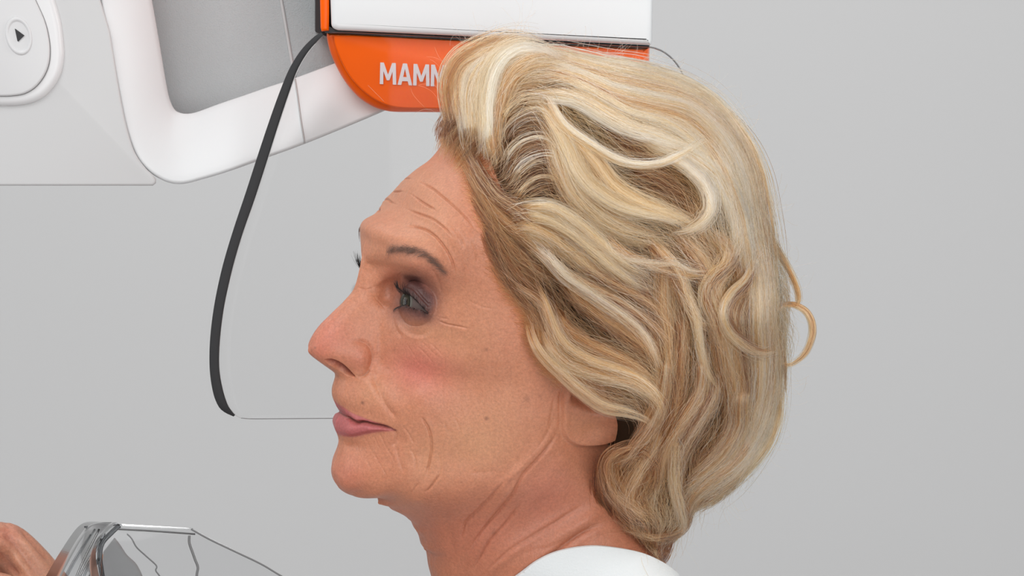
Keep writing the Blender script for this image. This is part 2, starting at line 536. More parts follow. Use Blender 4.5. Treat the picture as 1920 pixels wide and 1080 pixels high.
def relief(u, v, dr):
    """height in mm along the normal; u, v flat arrays of photo px"""
    h = np.zeros_like(u)
    fc = sstep(dr / 1.6); fb = sstep(dr / 4.5)
    for pts, dep, wd, bulge in CREASES:
        p = smooth_poly(pts, max(8, int(len(pts) * 4)))
        k = near_box(u, v, p, 4.5 * wd + 3)
        if not k.any(): continue
        d, t = dist_poly(u[k], v[k], p)
        tp = sstep(t / 0.2) * sstep((1 - t) / 0.2)
        x = d / wd
        h[k] += tp * fc[k] * (-1.15 * dep * np.exp(-np.abs(x) ** 1.5 * 1.3) + 1.2 * bulge * np.exp(-(x / 2.8) ** 2))
    for cu, cv, ru, rv, a, mm in BUMPS:
        h += mm * gauss(u, v, cu, cv, ru, rv, a) * fb
    # cupid bow and lips: rounded rolls between their borders
    lip = signed(u, v, np.vstack([UP_LIP, LINE_LIP[::-1], [(600, 768), (600, 752)]]))
    h += 0.75 * sstep(lip / 6) * fb
    lip2 = signed(u, v, np.vstack([LINE_LIP, LO_LIP[::-1], [(600, 806), (600, 768)]]))
    h += 1.1 * sstep(lip2 / 9) * fb
    # nostril
    n = signed(u, v, NOSTRIL)
    h -= 4.2 * sstep((n + 1.5) / 6.5)
    # ear
    e = signed(u, v, EAR, 40)
    back = sstep((u - 1050) / 110)
    h += sstep((e + 1) / (5 + 4 * (1 - back))) * (2.6 + 10.0 * back) * (e > -40)
    h -= 7.5 * gauss(u, v, 1096, 746, 26, 11, 12) * sstep((u - 1058) / 14)
    h -= 6.5 * gauss(u, v, 1130, 700, 30, 34, 0)
    h -= 1.2 * gauss(u, v, 1110, 790, 30, 16, -30)
    h += 1.2 * gauss(u, v, 1066, 735, 7, 12, 0)
    return h


SKIN = np.array([0.515, 0.206, 0.113])


def mixc(c, m, col):
    m = np.clip(m, 0, 1)[:, None]
    return c * (1 - m) + np.asarray(col) * m


def skin_colour(u, v):
    c = np.tile(SKIN, (len(u), 1))
    n1 = np.sin(u / 23 + 1.3 * np.sin(v / 31)) * np.sin(v / 27 + 1.1 * np.sin(u / 37))
    n2 = np.sin(u / 9.3 + 2 * np.sin(v / 11)) * np.sin(v / 8.1 + 2 * np.sin(u / 12.7))
    c = mixc(c, 0.22 + 0.22 * n1, (0.50, 0.195, 0.115))
    c = mixc(c, 0.10 + 0.10 * n2, (0.62, 0.285, 0.175))
    for a in [(615, 625, 45, 45, -35, .45), (600, 655, 26, 24, 0, .35), (790, 690, 58, 44, 20, .72), (770, 700, 26, 22, 0, .25),
              (672, 672, 24, 26, 0, .25), (650, 890, 40, 34, 0, .35), (735, 520, 24, 26, 0, .25), (800, 505, 40, 18, 30, .22),
              (900, 1000, 90, 60, 0, .30), (1020, 930, 60, 60, 0, .35), (1120, 700, 60, 50, 0, .35), (740, 975, 60, 26, 20, .25)]:
        c = mixc(c, a[5] * gauss(u, v, *a[:5]), (0.55, 0.155, 0.115))
    for a in [(780, 350, 60, 40, 30, .30), (845, 640, 60, 30, 10, .28), (800, 620, 40, 16, 10, .40), (700, 480, 20, 40, 0, .15), (895, 830, 80, 55, 0, .75), (800, 860, 40, 50, 0, .4), (940, 760, 60, 60, 0, .35), (800, 430, 60, 60, 0, .35), (900, 600, 60, 60, 0, .25), (700, 735, 30, 30, 0, .35), (1090, 790, 40, 30, 0, .3)]:
        c = mixc(c, a[5] * gauss(u, v, *a[:5]), (0.59, 0.29, 0.16))
    c = mixc(c, .40 * sstep((v - 890) / 60) * sstep((u - 740) / 90), (0.34, 0.108, 0.060))  # neck redder, and darkened in the colour for its shade
    # brow
    brow = smooth_poly([(722, 473), (742, 468), (764, 470), (788, 475), (806, 486), (820, 499), (831, 513)], 40)
    k = near_box(u, v, brow, 20); m = np.zeros_like(u)
    if k.any():
        d, t = dist_poly(u[k], v[k], brow); m[k] = np.exp(-(d / 8.5) ** 2) * sstep(t / .1) * (1 - .5 * t)
    c = mixc(c, .80 * m, (0.17, 0.088, 0.066))
    # make-up round the eye
    for a in [(777, 537, 32, 26, 30, 1.15), (802, 564, 22, 28, 20, 1.1), (757, 560, 26, 26, 0, .7), (780, 590, 38, 15, 12, .8), (745, 590, 20, 26, 10, .30)]:
        c = mixc(c, a[5] * gauss(u, v, *a[:5]), (0.15, 0.06, 0.052))
    c = mixc(c, .5 * gauss(u, v, 768, 528, 11, 7, 30), (0.36, 0.17, 0.14))
    c = mixc(c, .22 * gauss(u, v, 762, 612, 16, 10, 30), (0.66, 0.40, 0.32))
    # lips
    lipm = np.maximum(sstep((signed(u, v, np.vstack([UP_LIP, LINE_LIP[::-1], [(600, 768), (600, 752)]])) + 2) / 4), sstep((signed(u, v, np.vstack([LINE_LIP, LO_LIP[::-1], [(600, 806), (600, 768)]])) + 3) / 7))
    c = mixc(c, .88 * lipm, (0.41, 0.10, 0.108))
    k = near_box(u, v, LINE_LIP, 10); m = np.zeros_like(u)
    if k.any():
        d, t = dist_poly(u[k], v[k], LINE_LIP); m[k] = np.exp(-(d / 2.0) ** 2)
    c = mixc(c, .75 * m, (0.11, 0.02, 0.022))  # mouth line darkened in the colour, as shade between the lips
    c = mixc(c, .75 * sstep((signed(u, v, NOSTRIL) + 1) / 4), (0.30, 0.075, 0.055))  # nostril reddish, and darkened in the colour for the shade inside
    # moles and spots
    for x, y, r, s in [(680, 755, 3.2, .8), (912, 786, 3.6, .7), (912, 656, 3.4, .5), (892, 673, 3, .35), (988, 748, 6, .4), (740, 656, 2.4, .5), (591, 652, 2.6, .5),
                       (1012, 742, 4, .3), (905, 700, 3, .25), (935, 735, 3, .2), (955, 900, 4, .3), (925, 998, 4, .35), (845, 770, 2.5, .2), (975, 700, 3, .2),
                       (770, 420, 2, .2), (690, 640, 2, .3), (938, 660, 2.5, .2), (865, 905, 3, .2), (1000, 800, 3, .2), (728, 690, 2.4, .25)]:
        c = mixc(c, s * gauss(u, v, x, y, r, r), (0.20, 0.08, 0.05))
    return c


def eye_adjust(A, Z, W):
    """lids: pull the surface on to the eyeball round the eye, in the mid plane's own frame. Returns W and the lid mask data"""
    rx = (A - EA) * PX_MM; rz = (Z - EZ) * PX_MM
    # sink the socket
    sock = np.exp(-((rx + 5) / 13) ** 2 - ((rz + 9) / 8) ** 2)
    return W - 3.5 * sock * sstep((A - EA + 75) / 40)


PHI_EYE = math.atan2(EZ - 4 - CZ, EA - 10 - CA) % (2 * math.pi)
T_EYE = math.asin(math.hypot(EZ - 4 - CZ, EA - 12 - CA) / float(rim_at(R, PHI_EYE))) * 2 / math.pi


def build_skin(nphi, nt, sgn, full_phi):
    phi = full_phi
    t0 = np.linspace(0, 1, 2001)
    td = 1 + 2.5 * np.exp(-((t0 - T_EYE) / 0.055) ** 2)
    tc = np.r_[0, np.cumsum((td[1:] + td[:-1]) / 2)]; tc /= tc[-1]
    t = np.interp(np.linspace(0, 1, nt), tc, t0)
    A, Z, W = surface(R, model, phi, t)
    W = eye_adjust(A, Z, W)
    P = loc2w(A, Z, W)                                     # near side
    E = P - EYE_C
    r0 = np.linalg.norm(E, axis=-1)
    r1 = smax(r0, np.full(r0.shape, R_LID / 1000), 0.003)
    P = EYE_C + E * (r1 / r0)[..., None]
    u, v = project(P)
    # normals of the grid
    dphi = np.roll(P, -1, 0) - np.roll(P, 1, 0)
    dt = np.gradient(P, axis=1)
    N = np.cross(dphi, dt)
    N /= np.linalg.norm(N, axis=-1, keepdims=True) + 1e-12
    flip = np.sign((N @ LAT).sum())
    N *= flip
    uf, vf = u.ravel(), v.ravel()
    dr = ((1 - np.sin(t * math.pi / 2))[None, :] * rim_at(R, phi)[:, None]) * PX_MM
    h = relief(uf, vf, dr.ravel()).reshape(u.shape)
    # eyelid opening
    E = P - EYE_C
    f, l, z = E @ FWD, E @ LAT, E @ UP
    rr_ = np.sqrt(f * f + l * l + z * z)
    az = np.degrees(np.arctan2(l, f)); el = np.degrees(np.arcsin(np.clip(z / (rr_ + 1e-9), -1, 1)))
    inb = sstep((0.0152 - rr_) / 0.0012) * sstep((az + 54) / 4) * sstep((AZ_LAT + 4 - az) / 4)
    margin = np.minimum(lid_at(az, 1) - el, el - lid_at(az, -1)) * 0.22   # mm inside the opening
    margin = np.minimum(margin, (AZ_LAT + 1 - az) * 0.2)
    op = sstep((margin + 0.15) / 0.55) * inb
    h = h * (1 - sstep((0.0175 - rr_) / 0.002) * 0.8)
    h = h - 5.5 * op
    # fold above the lid, thickness of the rims
    up = (el - lid_at(az, 1))
    crease = np.exp(-((up - 19) / 4.0) ** 2) * (az > -50) * (az < 88) * (rr_ < 0.019)
    h = h - 0.7 * crease
    h = h + 0.35 * np.exp(-((up - 1.5) / 2.0) ** 2) * inb * (up > -2)
    P = P + N * (h / 1000)[..., None]
    E = P - EYE_C; r2 = np.linalg.norm(E, axis=-1)
    keep = np.maximum(r2, R_EYE / 1000 + 0.00045 * (1 - op) - 0.02 * op)
    P = EYE_C + E * (keep / r2)[..., None]
    P[:, 0] = P[:, 1].mean(0)
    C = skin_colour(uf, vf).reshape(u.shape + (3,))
    # eye shadow: dark over the lid up to the fold, smudged below the lower lashes
    lidm = sstep((up + 1) / 2) * sstep((56 - up) / 20) * sstep((az + 42) / 30) * sstep((100 - az) / 25) * sstep((0.0185 - rr_) / 0.003)
    lo_ = lid_at(az, -1) - el
    lidm = np.maximum(lidm, .75 * sstep((lo_ + 1) / 2) * sstep((22 - lo_) / 18) * sstep((az + 40) / 30) * sstep((100 - az) / 25) * sstep((0.0185 - rr_) / 0.003))
    C = C * (1 - .9 * lidm[..., None]) + np.array([0.075, 0.024, 0.019]) * .9 * lidm[..., None]
    # dark line along the lids
    ln = np.exp(-((margin + 0.25) / 0.35) ** 2) * inb
    C = C * (1 - 0.75 * ln[..., None]) + np.array([0.03, 0.015, 0.015]) * 0.75 * ln[..., None]
    if sgn < 0:
        d = (P - P0) @ LAT
        P = P - 2 * d[..., None] * LAT
    return P, C, A, Z, W


QUAL = 1.0
NPH = int(2000 * QUAL)
# angles: denser over the face
dens = 1.0 + 2.2 * sstep((ANG - math.radians(112)) / 0.25) * sstep((math.radians(258) - ANG) / 0.3) + 4 * np.exp(-((ANG - PHI_EYE) / 0.085) ** 2)
cum = np.r_[0, np.cumsum(dens)]; cum /= cum[-1]
PHI = np.interp(np.linspace(0, 1, NPH, endpoint=False), cum, np.r_[ANG, 2 * math.pi])
NT1, NT2 = int(520 * QUAL), int(190 * QUAL)
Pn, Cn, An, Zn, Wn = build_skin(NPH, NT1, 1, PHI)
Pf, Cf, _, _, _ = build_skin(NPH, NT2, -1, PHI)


def sheet_faces(nph, nt, base, flip):
    i = np.arange(nph)[:, None]; j = np.arange(nt - 1)[None, :]
    a = base + i * nt + j; b = base + ((i + 1) % nph) * nt + j
    q = np.stack([a, b, b + 1, a + 1], -1).reshape(-1, 4)
    return q[:, ::-1] if flip else q


# the two halves share the rim: the far sheet's last ring is the near sheet's
nV1 = NPH * NT1
Vb = np.vstack([Pn.reshape(-1, 3), Pf.reshape(-1, 3)])
Cb = np.vstack([Cn.reshape(-1, 3), Cf.reshape(-1, 3)])
F1 = sheet_faces(NPH, NT1, 0, False)
F2 = sheet_faces(NPH, NT2, nV1, True)
rimmap = np.arange(len(Vb))
rimmap[nV1 + np.arange(NPH) * NT2 + NT2 - 1] = np.arange(NPH) * NT1 + NT1 - 1
Fb = rimmap[np.vstack([F1, F2])]

# ------------------------------------------------------------------ skin material
def skin_material():
    m, nt, b = new_mat('skin')
    L = nt.links.new
    at = nt.nodes.new('ShaderNodeAttribute'); at.attribute_name = 'skin_colour'
    tc = nt.nodes.new('ShaderNodeTexCoord')

    def noise(scale, det=4, rough=.55, stretch=None):
        n = nt.nodes.new('ShaderNodeTexNoise'); n.inputs['Scale'].default_value = scale
        n.inputs['Detail'].default_value = det; n.inputs['Roughness'].default_value = rough
        if stretch:
            mp = nt.nodes.new('ShaderNodeMapping'); mp.inputs['Scale'].default_value = stretch
            mp.inputs['Rotation'].default_value = (0, 0.6, 0)
            L(tc.outputs['Object'], mp.inputs['Vector']); L(mp.outputs[0], n.inputs['Vector'])
        else:
            L(tc.outputs['Object'], n.inputs['Vector'])
        return n
    n1 = noise(760, 5, .75)
    r1 = nt.nodes.new('ShaderNodeMapRange'); r1.inputs[1].default_value = .3; r1.inputs[2].default_value = .7
    r1.inputs[3].default_value = .80; r1.inputs[4].default_value = 1.17
    L(n1.outputs['Fac'], r1.inputs[0])
    mul = nt.nodes.new('ShaderNodeVectorMath'); mul.operation = 'SCALE'
    L(at.outputs['Color'], mul.inputs[0]); L(r1.outputs[0], mul.inputs['Scale'])
    # freckles
    n2 = noise(190, 2, .5)
    r2 = nt.nodes.new('ShaderNodeMapRange'); r2.inputs[1].default_value = .66; r2.inputs[2].default_value = .76
    r2.inputs[3].default_value = 0; r2.inputs[4].default_value = .18
    L(n2.outputs['Fac'], r2.inputs[0])
    mx = nt.nodes.new('ShaderNodeMix'); mx.data_type = 'RGBA'
    mx.inputs[7].default_value = (0.33, 0.14, 0.08, 1)
    L(r2.outputs[0], mx.inputs[0]); L(mul.outputs[0], mx.inputs[6]); L(mx.outputs[2], b.inputs['Base Color'])
    b.inputs['Roughness'].default_value = .46
    b.inputs['Specular IOR Level'].default_value = .45
    b.inputs['Subsurface Weight'].default_value = .22
    b.inputs['Subsurface Radius'].default_value = (1.0, .35, .18)
    b.inputs['Subsurface Scale'].default_value = .0022
    # pores and fine lines
    v = nt.nodes.new('ShaderNodeTexVoronoi'); v.inputs['Scale'].default_value = 1050
    L(tc.outputs['Object'], v.inputs['Vector'])
    n3 = noise(900, 3, .6); n4 = noise(330, 4, .6, (1.0, 1.0, .28))
    a1 = nt.nodes.new('ShaderNodeMath'); a1.operation = 'MULTIPLY_ADD'; a1.inputs[1].default_value = .5
    L(v.outputs['Distance'], a1.inputs[0]); L(n3.outputs['Fac'], a1.inputs[2])
    a2 = nt.nodes.new('ShaderNodeMath'); a2.operation = 'MULTIPLY_ADD'; a2.inputs[1].default_value = 2.0
    L(n4.outputs['Fac'], a2.inputs[0]); L(a1.outputs[0], a2.inputs[2])
    bp = nt.nodes.new('ShaderNodeBump'); bp.inputs['Strength'].default_value = .5; bp.inputs['Distance'].default_value = .00022
    L(a2.outputs[0], bp.inputs['Height']); L(bp.outputs[0], b.inputs['Normal'])
    return m


M_SKIN = skin_material()

# ------------------------------------------------------------------ arm and hand (grown from joints, then joined to the body mesh)
def skinned(name, verts, edges, radii, subdiv=2, root=0):
    me = bpy.data.meshes.new(name)
    me.from_pydata([tuple(v) for v in verts], edges, [])
    o = bpy.data.objects.new(name, me); COL.objects.link(o)
    sk = o.modifiers.new('skin', 'SKIN'); sk.use_smooth_shade = True
    for i, r in enumerate(radii):
        me.skin_vertices[0].data[i].radius = (r, r) if not isinstance(r, tuple) else r
        me.skin_vertices[0].data[i].use_root = (i == root)
    if subdiv:
        sb = o.modifiers.new('sub', 'SUBSURF'); sb.levels = subdiv; sb.render_levels = subdiv
    rm = o.modifiers.new('remesh', 'REMESH'); rm.mode = 'VOXEL'; rm.voxel_size = 0.0016
    sm = o.modifiers.new('smooth', 'SMOOTH'); sm.factor = .5; sm.iterations = 5
    dg = bpy.context.evaluated_depsgraph_get()
    ev = o.evaluated_get(dg); m2 = ev.to_mesh()
    V = np.empty(len(m2.vertices) * 3, np.float32); m2.vertices.foreach_get('co', V); V = V.reshape(-1, 3)
    F = np.array([p.vertices[:] if len(p.vertices) == 4 else tuple(p.vertices[:]) + (p.vertices[0],) for p in m2.polygons], np.int32)
    ev.to_mesh_clear()
    bpy.data.objects.remove(o); bpy.data.meshes.remove(me)
    return V.astype(float), F


HY = 0.035                                                   # depth of the hand
def hp(u, v, dy=0.0): return W3(u, v, HY + dy)
hv, he, hr = [], [], []
def hj(p, r, prev=None):
    hv.append(p); hr.append(r)
    if prev is not None: he.append((prev, len(hv) - 1))
    return len(hv) - 1
shoulder = loc2w(1010, 1290, 150)
w0 = hj(hp(98, 1206, 0), .028)
a1 = hj(hp(200, 1450, .0), .034, w0); a2 = hj(hp(380, 1740, -.05), .041, a1); a3 = hj(hp(540, 1960, -.09), .043, a2)
a4 = hj(hp(760, 1760, -.12), .046, a3); a5 = hj(0.35 * hp(760, 1760, -.12) + .65 * shoulder, .050, a4)
# palm: four metacarpals and the thumb, knuckles towards the upper left
MC = [((10, 1012), .0124, -.012), ((-62, 1030), .0140, .004), ((-130, 1085), .0130, .012), ((-180, 1150), .0115, .016)]
for i, ((ku, kv), kr, ky) in enumerate(MC):
    b1 = hj(hp(140 - 30 * i, 1150 + i * 18, ky * .4), .0150, w0)
    b2 = hj(hp((ku + 140 - 30 * i) / 2 - 2, (kv + 1152 + i * 18) / 2, ky * .8), .0132, b1)
    k = hj(hp(ku, kv, ky), kr, b2)
    f1 = hj(hp(ku - 70 + 8 * i, kv + 10 + 14 * i, ky - .020), .0098, k)
    f2 = hj(hp(ku - 150 + 12 * i, kv + 42 + 16 * i, ky - .030), .0088, f1)
    f3 = hj(hp(ku - 165 + 12 * i, kv + 110 + 14 * i, ky - .024), .0080, f2)
    f4 = hj(hp(ku - 130 + 10 * i, kv + 150 + 12 * i, ky - .016), .0070, f3)
t1 = hj(hp(60, 1150, -.018), .0150, w0); t2 = hj(hp(0, 1110, -.036), .0125, t1); t3 = hj(hp(-70, 1100, -.046), .0105, t2); t4 = hj(hp(-130, 1120, -.048), .0085, t3)
Vh, Fh = skinned('arm', hv, he, hr)
uh, vh = project(Vh)
# tendons, veins and knuckle folds on the back of the hand
nh = np.zeros(len(Vh))
for pts, dep, wd in [([(16, 985), (50, 1022), (90, 1070), (130, 1120)], 1.5, 7), ([(-10, 1000), (25, 1040), (62, 1088), (100, 1140)], 1.6, 7),
                     ([(4, 992), (36, 1032), (76, 1085)], -1.5, 4.5), ([(32, 988), (60, 1018), (98, 1060)], -1.1, 4), ([(-14, 1022), (10, 1050), (40, 1090)], -1.3, 5),
                     ([(-14, 1012), (6, 1008), (22, 1014)], -1.1, 3), ([(-12, 1000), (8, 994), (24, 1000)], -.9, 3), ([(-10, 1026), (10, 1030), (30, 1052)], -.9, 3.5),
                     ([(0, 1055), (20, 1068), (42, 1085)], -.7, 3.5), ([(6, 978), (16, 988), (26, 990)], -.7, 3)]:
    p = smooth_poly(pts, 24); k = near_box(uh, vh, p, 30) & (Vh[:, 1] < HY + .012)
    if k.any():
        d, t = dist_poly(uh[k], vh[k], p); nh[k] += dep * np.exp(-(d / wd) ** 2) * sstep(t / .25) * sstep((1 - t) / .25)
me_ = bpy.data.meshes.new('tmp'); me_.from_pydata(Vh.tolist(), [], Fh.tolist()); me_.update()
NN = np.empty(len(Vh) * 3, np.float32); me_.vertices.foreach_get('normal', NN); NN = NN.reshape(-1, 3); bpy.data.meshes.remove(me_)
Vh = Vh + NN * (nh / 1000)[:, None]
Ch = np.tile(np.array([0.55, 0.27, 0.17]), (len(Vh), 1))
Ch = mixc(Ch, .55 * gauss(uh, vh, 12, 1002, 26, 22), (0.55, 0.18, 0.13))
Ch = mixc(Ch, .25 + .25 * np.sin(uh / 11 + 2 * np.sin(vh / 13)) * np.sin(vh / 9 + 1.7), (0.46, 0.20, 0.13))
Ch = mixc(Ch, np.clip(-nh, 0, 1) * .35, (0.36, 0.13, 0.09))  # grooves of the hand darkened in the colour, as shade

# ------------------------------------------------------------------ the person
person = empty('person', tuple(loc2w(1000, 1480, 0)))
tag(person, 'woman in profile with wavy blond hair and a white top, looking left', 'person')
Vall = np.vstack([Vb, Vh]); Fall = np.vstack([Fb, Fh + len(Vb)]); Call = np.vstack([Cb, Ch])
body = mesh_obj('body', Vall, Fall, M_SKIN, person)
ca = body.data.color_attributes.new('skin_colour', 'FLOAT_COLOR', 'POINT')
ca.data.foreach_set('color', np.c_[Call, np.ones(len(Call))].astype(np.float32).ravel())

# eyes
def lathe(profile, n, C, axis, side, up):
    """profile [(along, radius)] turned round the axis"""
    th = np.linspace(0, 2 * math.pi, n, endpoint=False)
    P = np.array(profile)
    V = C + P[:, None, 0, None] * axis + P[:, None, 1, None] * (np.cos(th)[None, :, None] * side + np.sin(th)[None, :, None] * up)
    V = V.reshape(-1, 3)
    m = len(P)
    F = [(i * n + j, i * n + (j + 1) % n, (i + 1) * n + (j + 1) % n, (i + 1) * n + j) for i in range(m - 1) for j in range(n)]
    return V, np.array(F, np.int32)


m_eye, nt, b = new_mat('eyeball')
at = nt.nodes.new('ShaderNodeAttribute'); at.attribute_name = 'eye_colour'
nt.links.new(at.outputs['Color'], b.inputs['Base Color'])
b.inputs['Roughness'].default_value = .12
b.inputs['Specular IOR Level'].default_value = .2
m_cor, nt, b = new_mat('cornea')
out = nt.nodes['Material Output']
tr = nt.nodes.new('ShaderNodeBsdfTransparent'); gl = nt.nodes.new('ShaderNodeBsdfGlossy'); gl.inputs['Roughness'].default_value = .03
fr = nt.nodes.new('ShaderNodeFresnel'); fr.inputs['IOR'].default_value = 1.38
ms = nt.nodes.new('ShaderNodeMixShader')
nt.links.new(fr.outputs[0], ms.inputs[0]); nt.links.new(tr.outputs[0], ms.inputs[1]); nt.links.new(gl.outputs[0], ms.inputs[2]); nt.links.new(ms.outputs[0], out.inputs[0])
m_black = plain('lash', (.012, .008, .008, 1), .45)


def dirv(az, el, s=1):
    a, e = math.radians(az), math.radians(el)
    return math.cos(e) * (math.cos(a) * FWD + s * math.sin(a) * LAT) + math.sin(e) * UP


for C_, sg in ((EYE_C, 1), (EYE_CF, -1)):
    g = dirv(9 * sg, 5, sg)
    sd = np.cross(UP, g); sd /= np.linalg.norm(sd); upv = np.cross(g, sd)
    r = R_EYE / 1000
    prof = [(r * math.cos(a), r * math.sin(a)) for a in np.linspace(math.pi - 1e-3, math.radians(29.5), 40)]
    prof += [(r * .868, r * .475), (r * .852, r * .44), (r * .84, r * .30), (r * .835, r * .17), (r * .83, r * .16), (r * .82, 1e-5)]
    # a few more rings across the iris for its colours
    iris = [(r * .868 - (.475 - q) * r * .09, r * q) for q in np.linspace(.475, .165, 14)]
    prof = prof[:40] + iris + [(r * .80, r * .15), (r * .80, 1e-5)]
    V, F = lathe(prof, 72, C_, g, sd, upv)
    eb = mesh_obj('eye', V, F, m_eye, person)
    col = np.zeros((len(V), 4), np.float32); col[:, 3] = 1
    for i in range(len(prof)):
        for j in range(72):
            k = i * 72 + j
            if i < 38: c = np.array([.11, .08, .072]) * (.92 + .08 * math.sin(j * .7))  # white of the eye, darkened in the colour as shade of lids and lashes
            elif i < 41: c = np.array([.10, .09, .075])
            elif i < 54:
                f = (i - 41) / 13
                c = np.array([.045, .045, .03]) * (1 - f) + np.array([.075, .055, .03]) * f
                c = c * (.65 + .5 * ((j * 37 + i * 5) % 11) / 11)
            else: c = np.array([.004, .004, .004])
            col[k, :3] = c
    ca = eb.data.color_attributes.new('eye_colour', 'FLOAT_COLOR', 'POINT'); ca.data.foreach_set('color', col.ravel())
    cp = [(r * .865 + .0022 * (1 - (q / .475) ** 2), r * q * 1.01) for q in np.linspace(.50, .0005, 14)]
    V, F = lathe(cp, 48, C_, g, sd, upv)
    mesh_obj('cornea', V, F, m_cor, eb)

# ------------------------------------------------------------------ strands
def strands(name, curves, radii, mat, parent=None, colour=None):
    """curves (n, k, 3) or a list of (k, 3); radii per point like it; colour per point (n, k, 3) or None"""
    cu = bpy.data.hair_curves.new(name)
    sizes = [len(c) for c in curves]
    cu.add_curves(sizes)
    P = np.vstack([np.asarray(c) for c in curves]).astype(np.float32)
    if parent is not None:
        P = P - np.array(parent.location, np.float32)
    cu.points.foreach_set('position', P.ravel())
    Rr = np.concatenate([np.asarray(r) for r in radii]).astype(np.float32)
    cu.points.foreach_set('radius', Rr)
    if colour is not None:
        Cc = np.vstack([np.asarray(c) for c in colour]).astype(np.float32)
        a = cu.attributes.new('strand_colour', 'FLOAT_COLOR', 'POINT')
        a.data.foreach_set('color', np.c_[Cc, np.ones(len(Cc))].astype(np.float32).ravel())
    cu.materials.append(mat)
    o = bpy.data.objects.new(name, cu); COL.objects.link(o)
    if parent is not None: o.parent = parent
    return o


scene.cycles_curves.shape = 'RIBBONS'
scene.cycles_curves.subdivisions = 2


def lash_set(C_, sg, upper):
    cs, rs = [], []
    n = 95 if upper else 60
    for i in range(n):
        az = rng.uniform(-34, AZ_LAT - 3)
        el = float(lid_at(az, 1 if upper else -1)) + (0.5 if upper else -0.5)
        ln = (rng.uniform(.005, .0075) if upper else rng.uniform(.0028, .0042)) * (1.0 if sg > 0 else 1.65) * (1 - .25 * abs(az - 15) / 70)
        clump = round(az / 5.0) * 5.0
        d0 = dirv(az, el, sg)
        base = C_ + d0 * (R_LID + .1) / 1000
        azt = az + (az - 12) * .12 + (clump - az) * .5 + rng.normal(0, 2.5)
        if upper:
            p1 = base + dirv(azt, el + 2, sg) * ln * .45
            p2 = base + dirv(azt, el + 30 + rng.normal(0, 6), sg) * ln * .95 + UP * ln * .12
        else:
            p1 = base + dirv(azt, el - 4, sg) * ln * .5
            p2 = base + dirv(azt, el - 30 + rng.normal(0, 9), sg) * ln
        t = np.linspace(0, 1, 7)[:, None]
        q = (1 - t) ** 2 * base + 2 * t * (1 - t) * p1 + t * t * p2
        cs.append(q); rs.append(np.linspace(.00011 if upper else .00006, .00002, 7))
    return cs, rs


for C_, sg in ((EYE_C, 1), (EYE_CF, -1)):
    for upper in (True, False):
        c_, r_ = lash_set(C_, sg, upper)
        strands('eyelashes', c_, r_, m_black, person)

# brows: hairs lying on the skin, their roots looked up on the body grid
from mathutils.kdtree import KDTree
un_, vn_ = project(Pn)
kd_pts = np.stack([un_.ravel(), vn_.ravel()], -1)
sel = np.where((kd_pts[:, 0] > 700) & (kd_pts[:, 0] < 850) & (kd_pts[:, 1] > 440) & (kd_pts[:, 1] < 540))[0]
kd = KDTree(len(sel))
for j_, i_ in enumerate(sel): kd.insert((kd_pts[i_, 0], kd_pts[i_, 1], 0), j_)
kd.balance()
PnF = Pn.reshape(-1, 3)
def skin_at(u, v):
    return PnF[sel[kd.find((u, v, 0))[1]]]
BROW = smooth_poly([(722, 473), (742, 468), (764, 470), (788, 475), (806, 486), (820, 499), (832, 514)], 60)
m_brow = plain('brow_hair', (.15, .085, .062, 1), .6)
for sg in (1, -1):
    cs, rs = [], []
    for i in range(230):
        t = rng.uniform(0, 1) ** .9
        k = int(t * 58); c0 = BROW[k]; tn = BROW[k + 1] - BROW[k]; tn /= np.hypot(*tn) + 1e-9
        nn = np.array([tn[1], -tn[0]])
        off = rng.normal(0, 5.4) * (1 - .45 * t)
        p0 = c0 + nn * off
        ln = rng.uniform(9, 17)
        dr_ = tn * (.95 if t > .15 else .5) + nn * (.45 - .8 * np.sign(off) * abs(off) / 14 + rng.normal(0, .15))
        pts = []
        for q in range(5):
            f = q / 4
            pp = p0 + dr_ * ln * f
            W_ = skin_at(pp[0], pp[1])
            pts.append(W_ + LAT * .0006 * (1 + math.sin(f * 3)) + FWD * .0003)
        pts = np.array(pts)
        if sg < 0:
            d = (pts - P0) @ LAT; pts = pts - 2 * d[:, None] * LAT
        cs.append(pts); rs.append(np.linspace(.000055, .00002, 5))
    strands('eyebrow', cs, rs, m_brow, person)

# ------------------------------------------------------------------ white top
m_top = plain('white_cotton', (.66, .685, .69, 1), .85, .2, .25, 900)
NA, NV = 420, 130
NECK_PX = smooth_poly([(830, 1185), (860, 1160), (905, 1126), (975, 1080), (1012, 1053), (1052, 1035), (1105, 1025.5), (1150, 1029), (1195, 1040), (1240, 1064), (1275, 1092), (1320, 1110)], NA)


def body_W(A, Z):
    phi = np.arctan2(Z - CZ, A - CA); rho = np.hypot(A - CA, Z - CZ)
    Rp = rim_at(R, phi)
    dr = np.maximum((Rp - rho) * PX_MM, 0)
    F = tps_eval(model, np.stack([A, Z], -1))
    F = smax(F, 2 * 2.0 * dr, np.minimum(40.0, 3 * dr + 1e-6)) * sstep(dr / 0.8)
    return np.sqrt(np.maximum(F, 0))


An_, Zn_ = unproj(NECK_PX[:, 0], NECK_PX[:, 1], 40.0)
for _ in range(6):
    Wq = body_W(An_, Zn_); An_, Zn_ = unproj(NECK_PX[:, 0], NECK_PX[:, 1], Wq + 4)
FAR_DROP = 75.0
# walk the grid as rows of the body's own outline: row t mixes the neckline towards the hem
def rim_x(Z, side):
    """mid plane A of the outline at height Z in front (-1) or behind (+1)"""
    a = CA + R * np.cos(ANG); z = CZ + R * np.sin(ANG)
    k = (ANG > .5) & (ANG < 2.64) & ((a < CA) if side < 0 else (a > CA))
    o = np.argsort(z[k]); return np.interp(Z, z[k][o], a[k][o])


